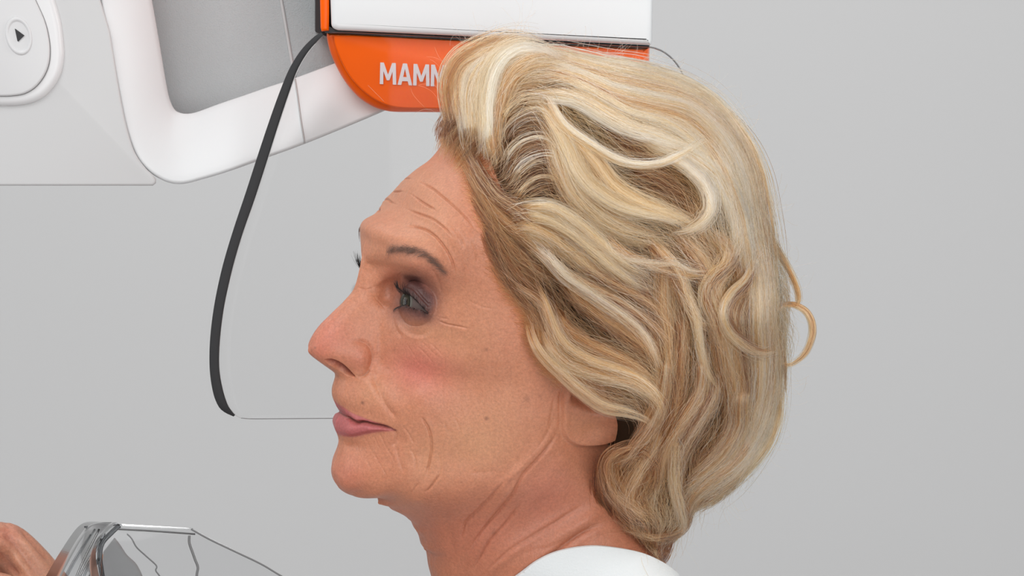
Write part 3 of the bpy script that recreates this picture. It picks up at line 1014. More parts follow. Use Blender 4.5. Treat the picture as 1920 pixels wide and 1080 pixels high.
zf = 1190.0; zb = 1112.0
s_ = np.linspace(0, 1, NA)
An_ = np.array(An_); An_[0], An_[-1] = rim_x(zf, -1) - 2, rim_x(zb, 1) + 2
An_ = np.maximum.accumulate(An_)


def top_sheet(drop):
    SA = np.zeros((NV, NA)); SZ = np.zeros((NV, NA))
    zneck = Zn_.copy(); zneck[0] = zf; zneck[-1] = zb
    zneck = zneck + drop * np.sin(np.pi * s_) ** .5
    nk = resample(np.stack([An_, zneck], -1), NA)
    for i in range(NV):
        f = (i / (NV - 1)) ** 1.6
        zz = nk[:, 1] * (1 - f) + 1475 * f
        xl, xr = rim_x(zz, -1), rim_x(zz, 1)
        x0, x1 = rim_x(nk[:, 1], -1), rim_x(nk[:, 1], 1)
        q = (nk[:, 0] - x0) / (x1 - x0 + 1e-9)
        q = q * (1 - f) + s_ * f
        SA[i] = xl + (xr - xl) * np.clip(q, 0, 1); SZ[i] = zz
    SW = body_W(SA, SZ)
    SW = np.where(SW < 3, 0, SW)
    out_mm = 2.2 + 1.8 * sstep(np.arange(NV) / 5)[:, None]
    Pt = loc2w(SA, SZ, SW)
    du = np.gradient(Pt, axis=1); dv = np.gradient(Pt, axis=0)
    Nt = np.cross(du, dv); Nt /= np.linalg.norm(Nt, axis=-1, keepdims=True) + 1e-12
    if (Nt @ LAT).sum() < 0: Nt = -Nt
    fold = .6 * np.sin(SA / 13 + SZ / 17) * sstep((SZ - 1090) / 80)
    Pt = Pt + Nt * ((out_mm + fold)[..., None] / 1000)
    Pi = loc2w(SA[:1], SZ[:1] + 3, SW[:1] - 2)                  # the rim turns in
    return np.concatenate([Pi, Pt], 0)


G = top_sheet(0.0)
Gm = top_sheet(FAR_DROP)
Gm = Gm - 2 * ((Gm - P0) @ LAT)[..., None] * LAT
def grid_faces(nr, nc, base=0, flip=False):
    i = np.arange(nr - 1)[:, None]; j = np.arange(nc - 1)[None, :]
    a = base + i * nc + j
    q = np.stack([a, a + nc, a + nc + 1, a + 1], -1).reshape(-1, 4)
    return q[:, ::-1] if flip else q
Vs = np.vstack([G.reshape(-1, 3), Gm.reshape(-1, 3)])
Fs = np.vstack([grid_faces(NV + 1, NA), grid_faces(NV + 1, NA, (NV + 1) * NA, True)])
top = mesh_obj('white_top', Vs, Fs, m_top, person)
tag(top, 'white top with a round neckline')

# ------------------------------------------------------------------ the room behind
m_wall = plain('wall_paint', (.562, .562, .562, 1), .9, .1)
m_floor = plain('floor_vinyl', (.45, .45, .46, 1), .6, .3)
V = [(-6, 2.8, 0), (6, 2.8, 0), (6, 2.8, 5), (-6, 2.8, 5), (-6, 2.9, 0), (6, 2.9, 0), (6, 2.9, 5), (-6, 2.9, 5)]
BOXF = [(0, 1, 2, 3), (5, 4, 7, 6), (4, 0, 3, 7), (1, 5, 6, 2), (3, 2, 6, 7), (4, 5, 1, 0)]
wall = mesh_obj('wall_back', V, BOXF, m_wall, None, False); wall['kind'] = 'structure'; wall['label'] = 'plain light grey back wall'
V = [(-6, -4, -.1), (6, -4, -.1), (6, -4, 0), (-6, -4, 0), (-6, 2.8, -.1), (6, 2.8, -.1), (6, 2.8, 0), (-6, 2.8, 0)]
floor = mesh_obj('floor', V, BOXF, m_floor, None, False); floor['kind'] = 'structure'; floor['label'] = 'grey vinyl floor'

# ------------------------------------------------------------------ mammography machine
m_white = plain('white_lacquer', (.715, .73, .738, 1), .4, .2)
m_shell = plain('shaded_white_lacquer', (.54, .542, .544, 1), .45, .2)  # white lacquer with its shade put into a greyer colour
m_inset = plain('grey_textured_plastic', (.44, .46, .468, 1), .7, .3, .6, 1500)
m_orange = plain('orange_plastic', (.88, .115, .0, 1), .30, .15)
m_dark = plain('dark_mark_and_shade', (.028, .028, .03, 1), .55, .3)
m_print = plain('grey_white_print', (.66, .60, .62, 1), .5, .3)
m_seam = plain('seam_grey', (.22, .22, .22, 1), .6, .2)


def slab(name, poly, y0, y1, mat, parent=None, bevel=0.0, seg=3, smooth=True):
    """a solid with the outline poly (photo px at depth y0), from depth y0 back to y1, bevelled front edge"""
    n = len(poly)
    f = W3(np.array(poly, float)[:, 0], np.array(poly, float)[:, 1], y0)
    c = f.mean(0)
    rings = []
    if bevel > 0:
        # inset by moving each vertex along the mean of its edge normals
        P = f[:, [0, 2]]
        area_ = 0.5 * np.sum(P[:, 0] * np.roll(P[:, 1], -1) - np.roll(P[:, 0], -1) * P[:, 1])
        e = np.roll(P, -1, 0) - P; e /= np.linalg.norm(e, axis=1, keepdims=True) + 1e-12
        nn = np.stack([-e[:, 1], e[:, 0]], 1) * (1 if area_ > 0 else -1)
        nv = nn + np.roll(nn, 1, 0); nv /= (np.linalg.norm(nv, axis=1, keepdims=True) ** 2 / 2 + 1e-9)
        for k in range(seg + 1):
            a = math.pi / 2 * (1 - k / seg)
            ins = bevel * (1 - math.cos(a)); dep = bevel * (1 - math.sin(a))
            q = f.copy(); q[:, [0, 2]] += nv * ins; q[:, 1] = y0 + dep
            rings.append(q)
    else:
        rings.append(f)
    b = f.copy(); b[:, 1] = y1
    k_ = (y1 + D0) / (y0 + D0) * 1.004                      # draft: the back is a little wider than the front
    b[:, 0] = f[:, 0] * k_; b[:, 2] = ZC + (f[:, 2] - ZC) * k_
    rings.append(b)
    V = np.vstack(rings); F = [tuple(range(n))]
    for k in range(len(rings) - 1):
        for i in range(n):
            j = (i + 1) % n
            F.append((k * n + i, (k + 1) * n + i, (k + 1) * n + j, k * n + j))
    F.append(tuple((len(rings) - 1) * n + i for i in reversed(range(n))))
    o = mesh_obj(name, V, F, mat, parent, smooth)
    if smooth:
        o.data.set_sharp_from_angle(angle=math.radians(35))
    return o


machine = empty('mammography_machine', tuple(W3(500, 200, .3)))
tag(machine, 'white and orange mammography machine with a clear face shield, behind the woman', 'medical machine')
YH = .16
# white housing on the left, greyed in the colour as shade, its lower lip rounded
hous = smooth_poly([(206, 60), (222, 160), (236, 232), (252, 284), (272, 314), (286, 327)], 50).tolist()
hous = [(-700, 348), (-700, -700), (130, -700), (188, 0)] + hous + [(292, 336), (292, 343), (286, 348)]
slab('housing', hous, YH, .52, m_shell, machine, .0015, 4)
# the arm, coloured lighter than the housing as its lit slope: outer bevel curve and inner edge of the recess, lofted as a sloping face, closed behind
outer = smooth_poly([(130, -340), (188, 0), (206, 92), (222, 175), (236, 240), (254, 290), (280, 322), (312, 341), (342, 345), (380, 336), (430, 321), (500, 296), (571, 270), (645, 240), (730, 204), (900, 130)], 150)
inner = smooth_poly([(225, -340), (285, 0), (299, 80), (312, 158), (319, 188), (328, 206), (340, 212), (354, 213), (372, 209), (410, 195), (460, 178), (500, 164), (540, 151), (600, 129), (640, 114), (800, 55)], 150)
def ring(poly, y): return W3(poly[:, 0], poly[:, 1], y)
o1 = ring(outer, YH + .010); o0 = ring(outer * .995 + inner * .005, YH + .0065)
rows = [ring(outer, .50), ring(outer, YH + .016), ring(outer, YH + .009), ring(outer * .975 + inner * .025, YH + .0055)]
for f in np.linspace(.06, .985, 12):
    rows.append(ring(outer * (1 - f) + inner * f, YH + .005 + .020 * f ** 1.3))
rows += [ring(inner, YH + .0265), ring(inner, .095 + YH)]
G = np.array(rows)
ga = mesh_obj('arm', G.reshape(-1, 3), grid_faces(len(rows), 150), m_white, machine)
# seams of the arm
def tube(name, pts, r, mat, parent=None, n=10, flat=None):
    P = np.array(pts, float)
    T = np.gradient(P, axis=0); T /= np.linalg.norm(T, axis=1, keepdims=True) + 1e-12
    a = np.cross(T, np.array([0, 1.0, 0])); a /= np.linalg.norm(a, axis=1, keepdims=True) + 1e-9
    b_ = np.cross(T, a)
    th = np.linspace(0, 2 * math.pi, n, endpoint=False)
    rr1 = np.broadcast_to(np.asarray(r, float), (len(P),))[:, None, None]
    fl = 1.0 if flat is None else flat
    V = P[:, None] + rr1 * (np.cos(th)[None, :, None] * a[:, None] + fl * np.sin(th)[None, :, None] * b_[:, None])
    m = len(P)
    F = [(i * n + j, i * n + (j + 1) % n, (i + 1) * n + (j + 1) % n, (i + 1) * n + j) for i in range(m - 1) for j in range(n)]
    F += [tuple(range(n - 1, -1, -1)), tuple((m - 1) * n + j for j in range(n))]
    return mesh_obj(name, V.reshape(-1, 3), F, mat, parent)


sp = smooth_poly([(553, 148), (558, 180), (564, 225), (571, 268)], 20)
tube('seam', W3(sp[:, 0], sp[:, 1], YH + .0047 + .0197 * (1 - np.linspace(0, 1, 20)) ** 1.3), .0005, plain('pale_seam', (.45, .45, .45, 1)), ga)
# recess panel
pan = slab('inset_panel', [(150, -340), (760, -340), (760, 90), (340, 300), (240, 130)], YH + .075, YH + .11, m_inset, machine)
sp = smooth_poly([(500, -140), (527, 0), (540, 75), (552, 145)], 30)
tube('seam', W3(sp[:, 0], sp[:, 1], YH + .0748), .0011, plain('pale_trim', (.52, .52, .52, 1)), pan)
slab('side_shade', [(592, -340), (640, -340), (640, 80), (592, 60)], YH + .03, YH + .074, m_dark, machine)  # dark slab standing in for the shade beside the tube head
# control panel
def arc_poly(pts, n): return smooth_poly(pts, n).tolist()
cp = arc_poly([(48, -40), (66, 0), (82, 36), (90, 66), (93, 95), (90, 122), (80, 145), (64, 164), (44, 175.5), (20, 179.5), (-4, 180)], 50)
ring_o = arc_poly([(78, -60), (100, -6), (113, 40), (118, 80), (119, 105), (114, 135), (101, 160), (80, 182), (54, 194), (25, 198), (-4, 198)], 50)
slab('panel_surround', [(-340, 198), (-340, -200), (-20, -200)] + ring_o, YH - .004, YH + .006, plain('panel_white', (.66, .66, .665, 1), .35), machine, .0042, 5)
slab('panel_seam', [(-330, 182), (-330, -180), (-30, -180)] + [(x + 2.2, y + 1.2) for x, y in cp], YH - .0046, YH, m_seam, machine)
pl = slab('control_panel', [(-330, 180), (-330, -180), (-30, -180)] + cp, YH - .0062, YH, plain('panel_grey', (.575, .575, .58, 1), .4), machine, .0012, 3)
th = np.linspace(0, 2 * math.pi, 56, endpoint=False)
def rot_ell(cu, cv, a, b, deg, k=1.0):
    r_ = math.radians(deg)
    x = a * k * np.cos(th); y = b * k * np.sin(th)
    return np.stack([cu + x * math.cos(r_) - y * math.sin(r_), cv + x * math.sin(r_) + y * math.cos(r_)], -1)
rows = [W3(*rot_ell(35, 67, 24, 36, -14, k).T, YH - .0062 + d) for k, d in [(1.04, .0001), (1.0, -.0006), (.90, -.0011), (.80, -.0006), (.72, .0003), (.5, .0004), (.02, .0004)]]
G = np.array(rows); m_ = len(rows)
F = [(i * 56 + j, i * 56 + (j + 1) % 56, (i + 1) * 56 + (j + 1) % 56, (i + 1) * 56 + j) for i in range(m_ - 1) for j in range(56)]
bt = mesh_obj('button', G.reshape(-1, 3), F, plain('button_grey', (.60, .60, .605, 1), .4), pl)
slab('arrow', [(29.5, 54.5), (46, 66.5), (34.5, 78)], YH - .0068, YH - .0056, m_dark, bt, smooth=False)

# tube head: white box with an orange side and a dark gap under it
YB = .135
box = arc_poly([(620.5, 44), (622, 49), (626, 53), (634, 56)], 8)
slab('tube_head', [(619, -500), (619, 0)] + box + [(900, 68.5), (1212, 83), (1220, 83), (1222, 76), (1223, 0), (1224, -500)], YB, .48, m_white, machine, .003, 4)
slab('side_panel', [(596, -500), (617.5, -500), (617, 20), (616.5, 57), (603, 58.5), (601, 52), (600, 0)], YB + .004, .48, m_orange, machine, .0015, 3)
slab('gap', [(606, 56), (618, 50), (636, 58), (900, 71), (1217, 86.5), (1217, 90), (900, 77), (640, 62.5), (610, 62)], YB + .006, .46, m_dark, machine, smooth=False)
# orange cover below it, a half oval with a turned edge
cov = smooth_poly([(611.5, 66), (614, 80), (619, 98), (628, 120), (641, 144), (658, 167), (678, 186), (702, 200), (722, 206), (742, 208.5), (790, 208.8), (900, 210)], 70).tolist()
cov = [(612, 60), (640, 60)] + [(1217, 88), (1215.5, 150), (1205, 184), (1185, 204), (1150, 214), (1100, 217)] + cov[::-1]
cover = slab('orange_cover', cov, YB + .012, .46, m_orange, machine, .007, 6)
cov2 = smooth_poly([(626, 74), (630, 92), (641, 118), (657, 145), (678, 168), (702, 186), (726, 197), (750, 202), (800, 203.5), (900, 205)], 60).tolist()
cov2 = [(626, 66), (660, 66), (1205, 93), (1203, 150), (1180, 190), (1150, 204), (1100, 209)] + cov2[::-1]
slab('raised_face', cov2, YB + .0085, .2, m_orange, cover, .0009, 3)

# lettering
LM = [[(0, 0), (.03, 1), (.25, 1), (.5, .45), (.75, 1), (.97, 1), (1, 0), (.79, 0), (.775, .60), (.58, .19), (.42, .19), (.225, .60), (.21, 0)]]
LA = [[(0, 0), (.36, 1), (.5, 1), (.5, .76), (.375, .37), (.31, .18), (.24, 0)], [(1, 0), (.76, 0), (.69, .18), (.625, .37), (.5, .76), (.5, 1), (.64, 1)],
      [(.31, .18), (.375, .37), (.625, .37), (.69, .18)]]
y_l = YB + .0074
for x0, wd, L_ in [(712, 31, LM), (745.5, 27.5, LA), (774.5, 31, LM), (807.5, 31, LM)]:
    V, F = [], []
    for q in L_:
        px_ = np.array([x0 + a * wd for a, b in q]); py_ = np.array([157.5 + (x0 + a * wd - 712) * .042 - b * 40.5 for a, b in q])
        f = W3(px_, py_, y_l); b2 = f.copy(); b2[:, 1] = YB + .0087
        k = len(V); n_ = len(q); V += list(f) + list(b2)
        F += [tuple(range(k, k + n_))] + [(k + i, k + (i + 1) % n_, k + n_ + (i + 1) % n_, k + n_ + i) for i in range(n_)]
    mesh_obj('letter', V, F, m_print, cover, False)
V, F = [], []
for i, a in enumerate(np.linspace(0, 2 * math.pi, 40, endpoint=False)):
    c_, s2 = math.cos(a), math.sin(a)
    sx = np.sign(c_) * abs(c_) ** .6; sy = np.sign(s2) * abs(s2) ** .75
    for k_ in (1.0, 0):
        rx_, ry_ = (13.5, 20.3) if k_ else (7.0, 13.8)
        for yy in (y_l, YB + .0087):
            px_ = 856 + sx * rx_; V.append(W3(px_, 143.7 + sy * ry_, yy))
for i in range(40):
    a = i * 4; b_ = ((i + 1) % 40) * 4
    F += [(a, b_, b_ + 2, a + 2), (a + 1, a + 3, b_ + 3, b_ + 1), (a, a + 1, b_ + 1, b_), (a + 2, b_ + 2, b_ + 3, a + 3)]
mesh_obj('letter', V, F, m_print, cover, True)

# ------------------------------------------------------------------ clear plastics
def clear_mat(name, tint, refl, rough=.04):
    m, nt, b = new_mat(name)
    out = nt.nodes['Material Output']; nt.nodes.remove(b)
    tr = nt.nodes.new('ShaderNodeBsdfTransparent'); tr.inputs[0].default_value = tint
    gl = nt.nodes.new('ShaderNodeBsdfGlossy'); gl.inputs['Roughness'].default_value = rough
    fr = nt.nodes.new('ShaderNodeFresnel'); fr.inputs['IOR'].default_value = refl
    ms = nt.nodes.new('ShaderNodeMixShader')
    nt.links.new(fr.outputs[0], ms.inputs[0]); nt.links.new(tr.outputs[0], ms.inputs[1]); nt.links.new(gl.outputs[0], ms.inputs[2]); nt.links.new(ms.outputs[0], out.inputs[0])
    return m


m_shield = clear_mat('clear_shield', (.99, .99, .99, 1), 1.13)
m_edge = plain('cut_plastic_edge', (.18, .18, .18, 1), .4, .5)
YS = YB - .006
shl = smooth_poly([(640, 60), (618, 62), (600, 74), (578, 98), (558, 132), (542, 176), (522, 236), (500, 306), (478, 374), (455, 440), (435, 508), (420, 575), (412, 640),
                   (411, 690), (417, 728), (426, 757), (438, 775), (452, 784), (470, 785.5)], 90)
shr = smooth_poly([(1320, 786), (1345, 778), (1360, 755), (1368, 720), (1368, 660), (1360, 580), (1348, 480), (1334, 380), (1318, 280), (1302, 205), (1285, 152), (1272, 124), (1254, 104), (1234, 92), (1217, 88)], 70)
sh_out = shl.tolist() + [(628, 784.5), (1000, 785)] + shr.tolist()
so = np.array(sh_out)
def bow(u):  # the sheet bows towards the patient in the middle
    return YS - .010 * np.clip(1 - ((u - 900) / 520) ** 2, 0, 1)
# two skins 2.5 mm apart joined at the rim: strips from the left rim to the right rim, row by row
def rim_rows(n):
    vs = np.linspace(61, 785, n)
    l = []; r_ = []
    for v_ in vs:
        xs_ = []
        for i in range(len(so)):
            a, b_ = so[i], so[(i + 1) % len(so)]
            if (a[1] - v_) * (b_[1] - v_) <= 0 and abs(a[1] - b_[1]) > 1e-9:
                xs_.append(a[0] + (b_[0] - a[0]) * (v_ - a[1]) / (b_[1] - a[1]))
        l.append(min(xs_) if xs_ else 640); r_.append(max(xs_) if xs_ else 1217)
    return vs, np.array(l), np.array(r_)
vs, lx, rx_ = rim_rows(80)
nc = 40
q = np.linspace(0, 1, nc)
U = lx[:, None] * (1 - q) + rx_[:, None] * q; Vv = np.repeat(vs[:, None], nc, 1)
fr_ = W3(U, Vv, bow(U)); bk = fr_ + np.array([0, .0025, 0])
V = np.vstack([fr_.reshape(-1, 3), bk.reshape(-1, 3)])
F = [tuple(x) for x in grid_faces(80, nc)] + [tuple(x[::-1]) for x in grid_faces(80, nc, 80 * nc)]
n0 = 80 * nc
for i in range(79):
    for c_ in (0, nc - 1):
        a = i * nc + c_; F.append((a, a + nc, a + nc + n0, a + n0))
for c_ in range(nc - 1):
    for r0_ in (0, 79):
        a = r0_ * nc + c_; F.append((a, a + 1, a + 1 + n0, a + n0))
shield = mesh_obj('face_shield', V, F, m_shield, machine)
shield['label'] = 'clear face shield with a dark left edge'
bottom = np.array([(452, 784), (470, 785.5), (628, 784.5), (1000, 785), (1320, 786)])
bt_ = resample(bottom, 60)
tube('cut_edge', W3(bt_[:, 0], bt_[:, 1], bow(bt_[:, 0]) + .001), .00019, m_edge, shield, 6)
tube('cut_edge', W3(shr[:, 0], shr[:, 1], bow(shr[:, 0]) + .001), .00045, m_edge, shield, 8)
lt = shl[6:]
tube('cut_edge', W3(lt[:, 0], lt[:, 1], bow(lt[:, 0]) + .001), .00018, plain('pale_edge', (.5, .5, .5, 1)), shield, 6)
# dark strip turned round the left rim
si = smooth_poly([(606, 66), (598, 74), (578, 98), (558, 132), (542, 176), (522, 236), (500, 306), (478, 374), (455, 440), (435, 508), (420, 575), (412, 640), (411, 690), (417, 728), (426, 757), (434, 770), (441, 778)], 120)
so_ = smooth_poly([(602, 61), (590, 68), (566, 92), (544, 126), (526, 168), (505, 226), (483, 292), (461, 360), (437, 432), (417, 500), (402, 570), (394, 634), (393, 690), (399, 734), (409, 761), (421, 773), (438, 781)], 120)
rows = [W3(so_[:, 0], so_[:, 1], YS + .012), W3(so_[:, 0], so_[:, 1], YS + .003), W3(so_[:, 0] * .94 + si[:, 0] * .06, so_[:, 1], YS + .001),
        W3(si[:, 0] * .94 + so_[:, 0] * .06, si[:, 1], YS - .0016), W3(si[:, 0], si[:, 1], YS - .001), W3(si[:, 0], si[:, 1], YS + .006)]
G = np.array(rows)
mesh_obj('dark_edge_strip', G.reshape(-1, 3), grid_faces(len(rows), 120), plain('dark_grey_rubber', (.032, .032, .034, 1), .7, .3), shield)

# ------------------------------------------------------------------ compression paddle
YP = -.065
m_pad = clear_mat('clear_paddle', (.955, .957, .96, 1), 1.16, .05)
m_rim = clear_mat('paddle_rim', (.50, .51, .52, 1), 1.3, .12)
m_line = clear_mat('paddle_fold', (.80, .81, .82, 1), 1.3, .12)
m_hi = clear_mat('paddle_gloss', (.97, .97, .97, 1), 1.9, .12)
paddle = empty('compression_paddle', tuple(W3(250, 1500, YP)))
tag(paddle, 'clear plastic compression paddle with bent side wall, in front of the hand at bottom left', 'paddle')
def pt(pts, n, y): p = smooth_poly(pts, n); yy = np.interp(np.linspace(0, 1, n), np.linspace(0, 1, len(y)), y) if hasattr(y, '__len__') else y; return W3(p[:, 0], p[:, 1], yy)
# side wall: from the outer left rim to the fold, then the broad face
L1 = pt([(40, 1180), (95, 1080), (122, 1035), (146, 1000), (160, 988), (176, 986)], 60, [YP + .03, YP + .03])
L2 = pt([(130, 1180), (150, 1110), (166, 1066), (184, 1020), (200, 996), (214, 986)], 60, [YP + .005, YP + .01])
L3 = pt([(214, 1180), (200, 1120), (191, 1075), (187, 1042), (192, 1018), (208, 1000), (224, 985)], 60, [YP - .012, YP])
G = np.array([L1, L1 * .5 + L2 * .5 + np.array([0, -.004, 0]), L2, L2 * .5 + L3 * .5 + np.array([0, -.003, 0]), L3])
def shell(name, G, thick, mat, parent):
    nr, nc_ = G.shape[:2]
    du = np.gradient(G, axis=1); dv = np.gradient(G, axis=0)
    N_ = np.cross(du, dv); N_ /= np.linalg.norm(N_, axis=-1, keepdims=True) + 1e-12
    H = G - N_ * thick
    V = np.vstack([G.reshape(-1, 3), H.reshape(-1, 3)]); n0 = nr * nc_
    F = [tuple(x) for x in grid_faces(nr, nc_)] + [tuple(x[::-1]) for x in grid_faces(nr, nc_, n0)]
    for i in range(nr - 1):
        for c_ in (0, nc_ - 1):
            a = i * nc_ + c_; F.append((a, a + nc_, a + nc_ + n0, a + n0))
    for c_ in range(nc_ - 1):
        for r0_ in (0, nr - 1):
            a = r0_ * nc_ + c_; F.append((a, a + 1, a + 1 + n0, a + n0))
    return mesh_obj(name, V, F, mat, parent)
sw = shell('side_wall', G, .0022, clear_mat('paddle_wall', (.90, .905, .91, 1), 1.14, .2), paddle)
# broad face
top_e = resample(np.array([(224, 985), (360, 992), (395, 1010), (450, 1038), (527, 1080), (640, 1145)]), 60)
bot_e = resample(np.array([(214, 1180), (300, 1190), (400, 1200), (500, 1210), (600, 1215), (700, 1200)]), 60)
rows = []
for f in np.linspace(0, 1, 14):
    p = top_e * (1 - f) + bot_e * f
    if f > 0 and f < 1:
        # keep the left border on the fold
        l3u, l3v = project(L3)
        j = int((1 - f) * 59); dx = l3u[j] - p[0, 0]; dy_ = l3v[j] - p[0, 1]
        w_ = np.linspace(1, 0, 60)[:, None] ** 2
        p = p + np.array([[dx, dy_]]) * w_
    rows.append(W3(p[:, 0], p[:, 1], YP - .012 * f - .02 * np.linspace(0, 1, 60)))
face_ = shell('broad_face', np.array(rows), .002, m_pad, paddle)
# rims and folds
tube('rim', L1, .0011, m_rim, paddle, 10)
tube('rim', L3, .0012, m_rim, paddle, 10)
tube('rim', pt([(158, 988), (185, 987), (224, 984)], 20, YP + .02), .0004, m_rim, paddle, 8)
tube('rim', pt([(222, 992), (290, 996), (366, 1001.5)], 30, YP - .004), .00045, plain('rim_shadow', (.09, .09, .09, 1)), paddle, 8)
tube('rim', pt([(224, 984), (290, 987.5), (362, 992)], 30, YP - .002), .0003, m_line, paddle, 8)
tube('rim', pt([(358, 992), (392, 1011), (440, 1034), (490, 1058), (527, 1080), (620, 1134)], 40, YP - .02), .00042, plain('rim_grey', (.13, .13, .13, 1)), paddle, 8)
for a_, b_, r_, mt in [((178, 992), (106, 1120), .0004, m_line), ((186, 992), (128, 1120), .0005, m_hi), ((170, 1002), (112, 1100), .0004, m_line),
                       ((196, 1000), (142, 1120), .0006, m_line), ((190, 1010), (136, 1110), .0005, m_hi), ((186, 1046), (160, 1110), .0008, m_rim), ((180, 1066), (166, 1120), .0010, m_rim)]:
    tube('fold_line', pt([a_, ((a_[0] + b_[0]) / 2 - 3, (a_[1] + b_[1]) / 2), b_], 12, YP + .002), r_, mt, sw, 8)
for pts, r_, mt in [([(238, 1001), (247, 1010), (256, 1026), (272, 1041), (291, 1058), (294, 1064), (292, 1070), (301, 1083), (312, 1110)], .00036, plain('crack_grey', (.16, .16, .16, 1))),
                    ([(355, 1004), (355, 1018), (361, 1036), (366, 1050), (371, 1064), (369, 1080), (372, 1110)], .00065, plain('crack_grey', (.17, .17, .17, 1)))]:
    tube('bent_edge', pt(pts, 50, YP + .012), r_, mt, face_, 8)
# grey tinted clear sheet behind the broad face
gp = smooth_poly([(215, 1008), (226, 1022), (238, 1040), (254, 1055), (262, 1068), (268, 1082), (285, 1130), (200, 1130), (192, 1070), (194, 1035)], 50).tolist()
slab('grey_sheet', gp, YP + .020, YP + .023, clear_mat('grey_sheet', (.70, .70, .70, 1), 1.3, .2), paddle)

# ------------------------------------------------------------------ hair
# depth of the skin seen from the front, on a 4 px grid (so that the hair lies on it)
GU0, GV0, GS = 760, 20, 4.0
GW, GH = 210, 275
ysk = np.full((GH, GW), 0.2)
iu = ((un_.ravel() - GU0) / GS).round().astype(int); iv = ((vn_.ravel() - GV0) / GS).round().astype(int)
okm = (iu >= 0) & (iu < GW) & (iv >= 0) & (iv < GH)
np.minimum.at(ysk, (iv[okm], iu[okm]), PnF[okm][:, 1])

HOUT = np.array([(822, 268), (832, 226), (846, 176), (864, 126), (900, 92), (948, 76), (1002, 80), (1056, 103), (1120, 112), (1200, 120), (1262, 142), (1314, 168),
                 (1354, 205), (1388, 252), (1412, 302), (1428, 350), (1438, 402), (1456, 456), (1476, 510), (1484, 560), (1480, 620), (1472, 690), (1464, 745),
                 (1446, 806), (1418, 862), (1388, 910), (1342, 946), (1296, 965), (1284, 1000), (1252, 1030), (1240, 1058), (1216, 1030), (1178, 1008),
                 (1150, 978), (1132, 930), (1126, 880), (1134, 830), (1170, 800), (1190, 772), (1150, 765), (1105, 745), (1060, 715), (1022, 690), (1000, 640),
                 (985, 590), (950, 530), (930, 470), (915, 410), (890, 350), (862, 300)], float)
HT = [(900, 180, 36), (880, 240, 42), (930, 260, 52), (960, 150, 36), (1000, 230, 58), (1060, 170, 46), (1060, 280, 70), (1000, 340, 70), (1050, 400, 76),
      (1150, 200, 55), (1150, 320, 80), (1200, 420, 86), (1100, 500, 84), (1250, 250, 62), (1300, 330, 74), (1280, 500, 84), (1350, 420, 68), (1200, 580, 86),
      (1100, 620, 82), (1350, 600, 72), (1420, 540, 42), (1430, 660, 36), (1300, 700, 78), (1200, 700, 84), (1400, 760, 42), (1250, 800, 74), (1330, 850, 52),
      (1180, 900, 58), (1240, 930, 52), (1280, 880, 56), (1200, 980, 44), (1240, 1020, 24), (1000, 500, 74), (1030, 600, 76), (1080, 700, 78), (1150, 745, 80), (1160, 840, 62)]
outer_i = np.arange(0, 34)                                   # the free edge against the background
_o = HOUT[outer_i[::1]]
_o = resample(_o, 90)
hm = tps_fit(np.vstack([_o, np.array(HT)[:, :2]]), np.r_[np.zeros(len(_o)), np.array(HT)[:, 2] ** 2.0], lam=50)
gu, gv = np.meshgrid(GU0 + GS * np.arange(GW), GV0 + GS * np.arange(GH))
Hg = np.sqrt(np.maximum(tps_eval(hm, np.stack([gu, gv], -1)), 4.0)) / 1000
ysil = .25 * (gu - 1100) * S                                  # the free edge lies a little further back towards the nape
ysil = np.where(gu < 1100, .30 * (gu - 1100) * S, ysil)
inh = inside_poly(gu, gv, HOUT)
dh = np.abs(signed(gu.ravel().astype(float), gv.ravel().astype(float), HOUT, 60).reshape(gu.shape))
clear = np.where(inh, .0015 + .0085 * sstep(dh / 70), .0015)
Yg = -Hg + ysil * sstep(1 - Hg / .07)
Yg = np.where(ysk < .19, np.minimum(Yg, ysk - clear), Yg)
for _ in range(6):                                            # soften
    Yg[1:-1, 1:-1] = (Yg[1:-1, 1:-1] * 2 + Yg[:-2, 1:-1] + Yg[2:, 1:-1] + Yg[1:-1, :-2] + Yg[1:-1, 2:]) / 6


def bil(G, u, v):
    x = np.clip((u - GU0) / GS, 0, GW - 1.001); y = np.clip((v - GV0) / GS, 0, GH - 1.001)
    i = x.astype(int); j = y.astype(int); fx = x - i; fy = y - j
    return G[j, i] * (1 - fx) * (1 - fy) + G[j, i + 1] * fx * (1 - fy) + G[j + 1, i] * (1 - fx) * fy + G[j + 1, i + 1] * fx * fy


def hair_mat():
    m = bpy.data.materials.new('hair'); m.use_nodes = True
    nt = m.node_tree; nt.nodes.clear()
    out = nt.nodes.new('ShaderNodeOutputMaterial')
    h = nt.nodes.new('ShaderNodeBsdfHairPrincipled'); h.model = 'CHIANG'; h.parametrization = 'COLOR'
    h.inputs['Roughness'].default_value = .38; h.inputs['Radial Roughness'].default_value = .65
    at = nt.nodes.new('ShaderNodeAttribute'); at.attribute_name = 'strand_colour'
    nt.links.new(at.outputs['Color'], h.inputs['Color'])
    nt.links.new(h.outputs[0], out.inputs[0])
    return m


M_HAIR = hair_mat()
PAL = np.array([(.045, .015, .006), (.15, .054, .018), (.40, .158, .052), (.64, .305, .125), (.81, .485, .27), (.90, .67, .50)])


def tone(t):
    t = np.clip(t, 0, .9999) * (len(PAL) - 1); i = t.astype(int); f = (t - i)[..., None]
    return PAL[i] * (1 - f) + PAL[i + 1] * f


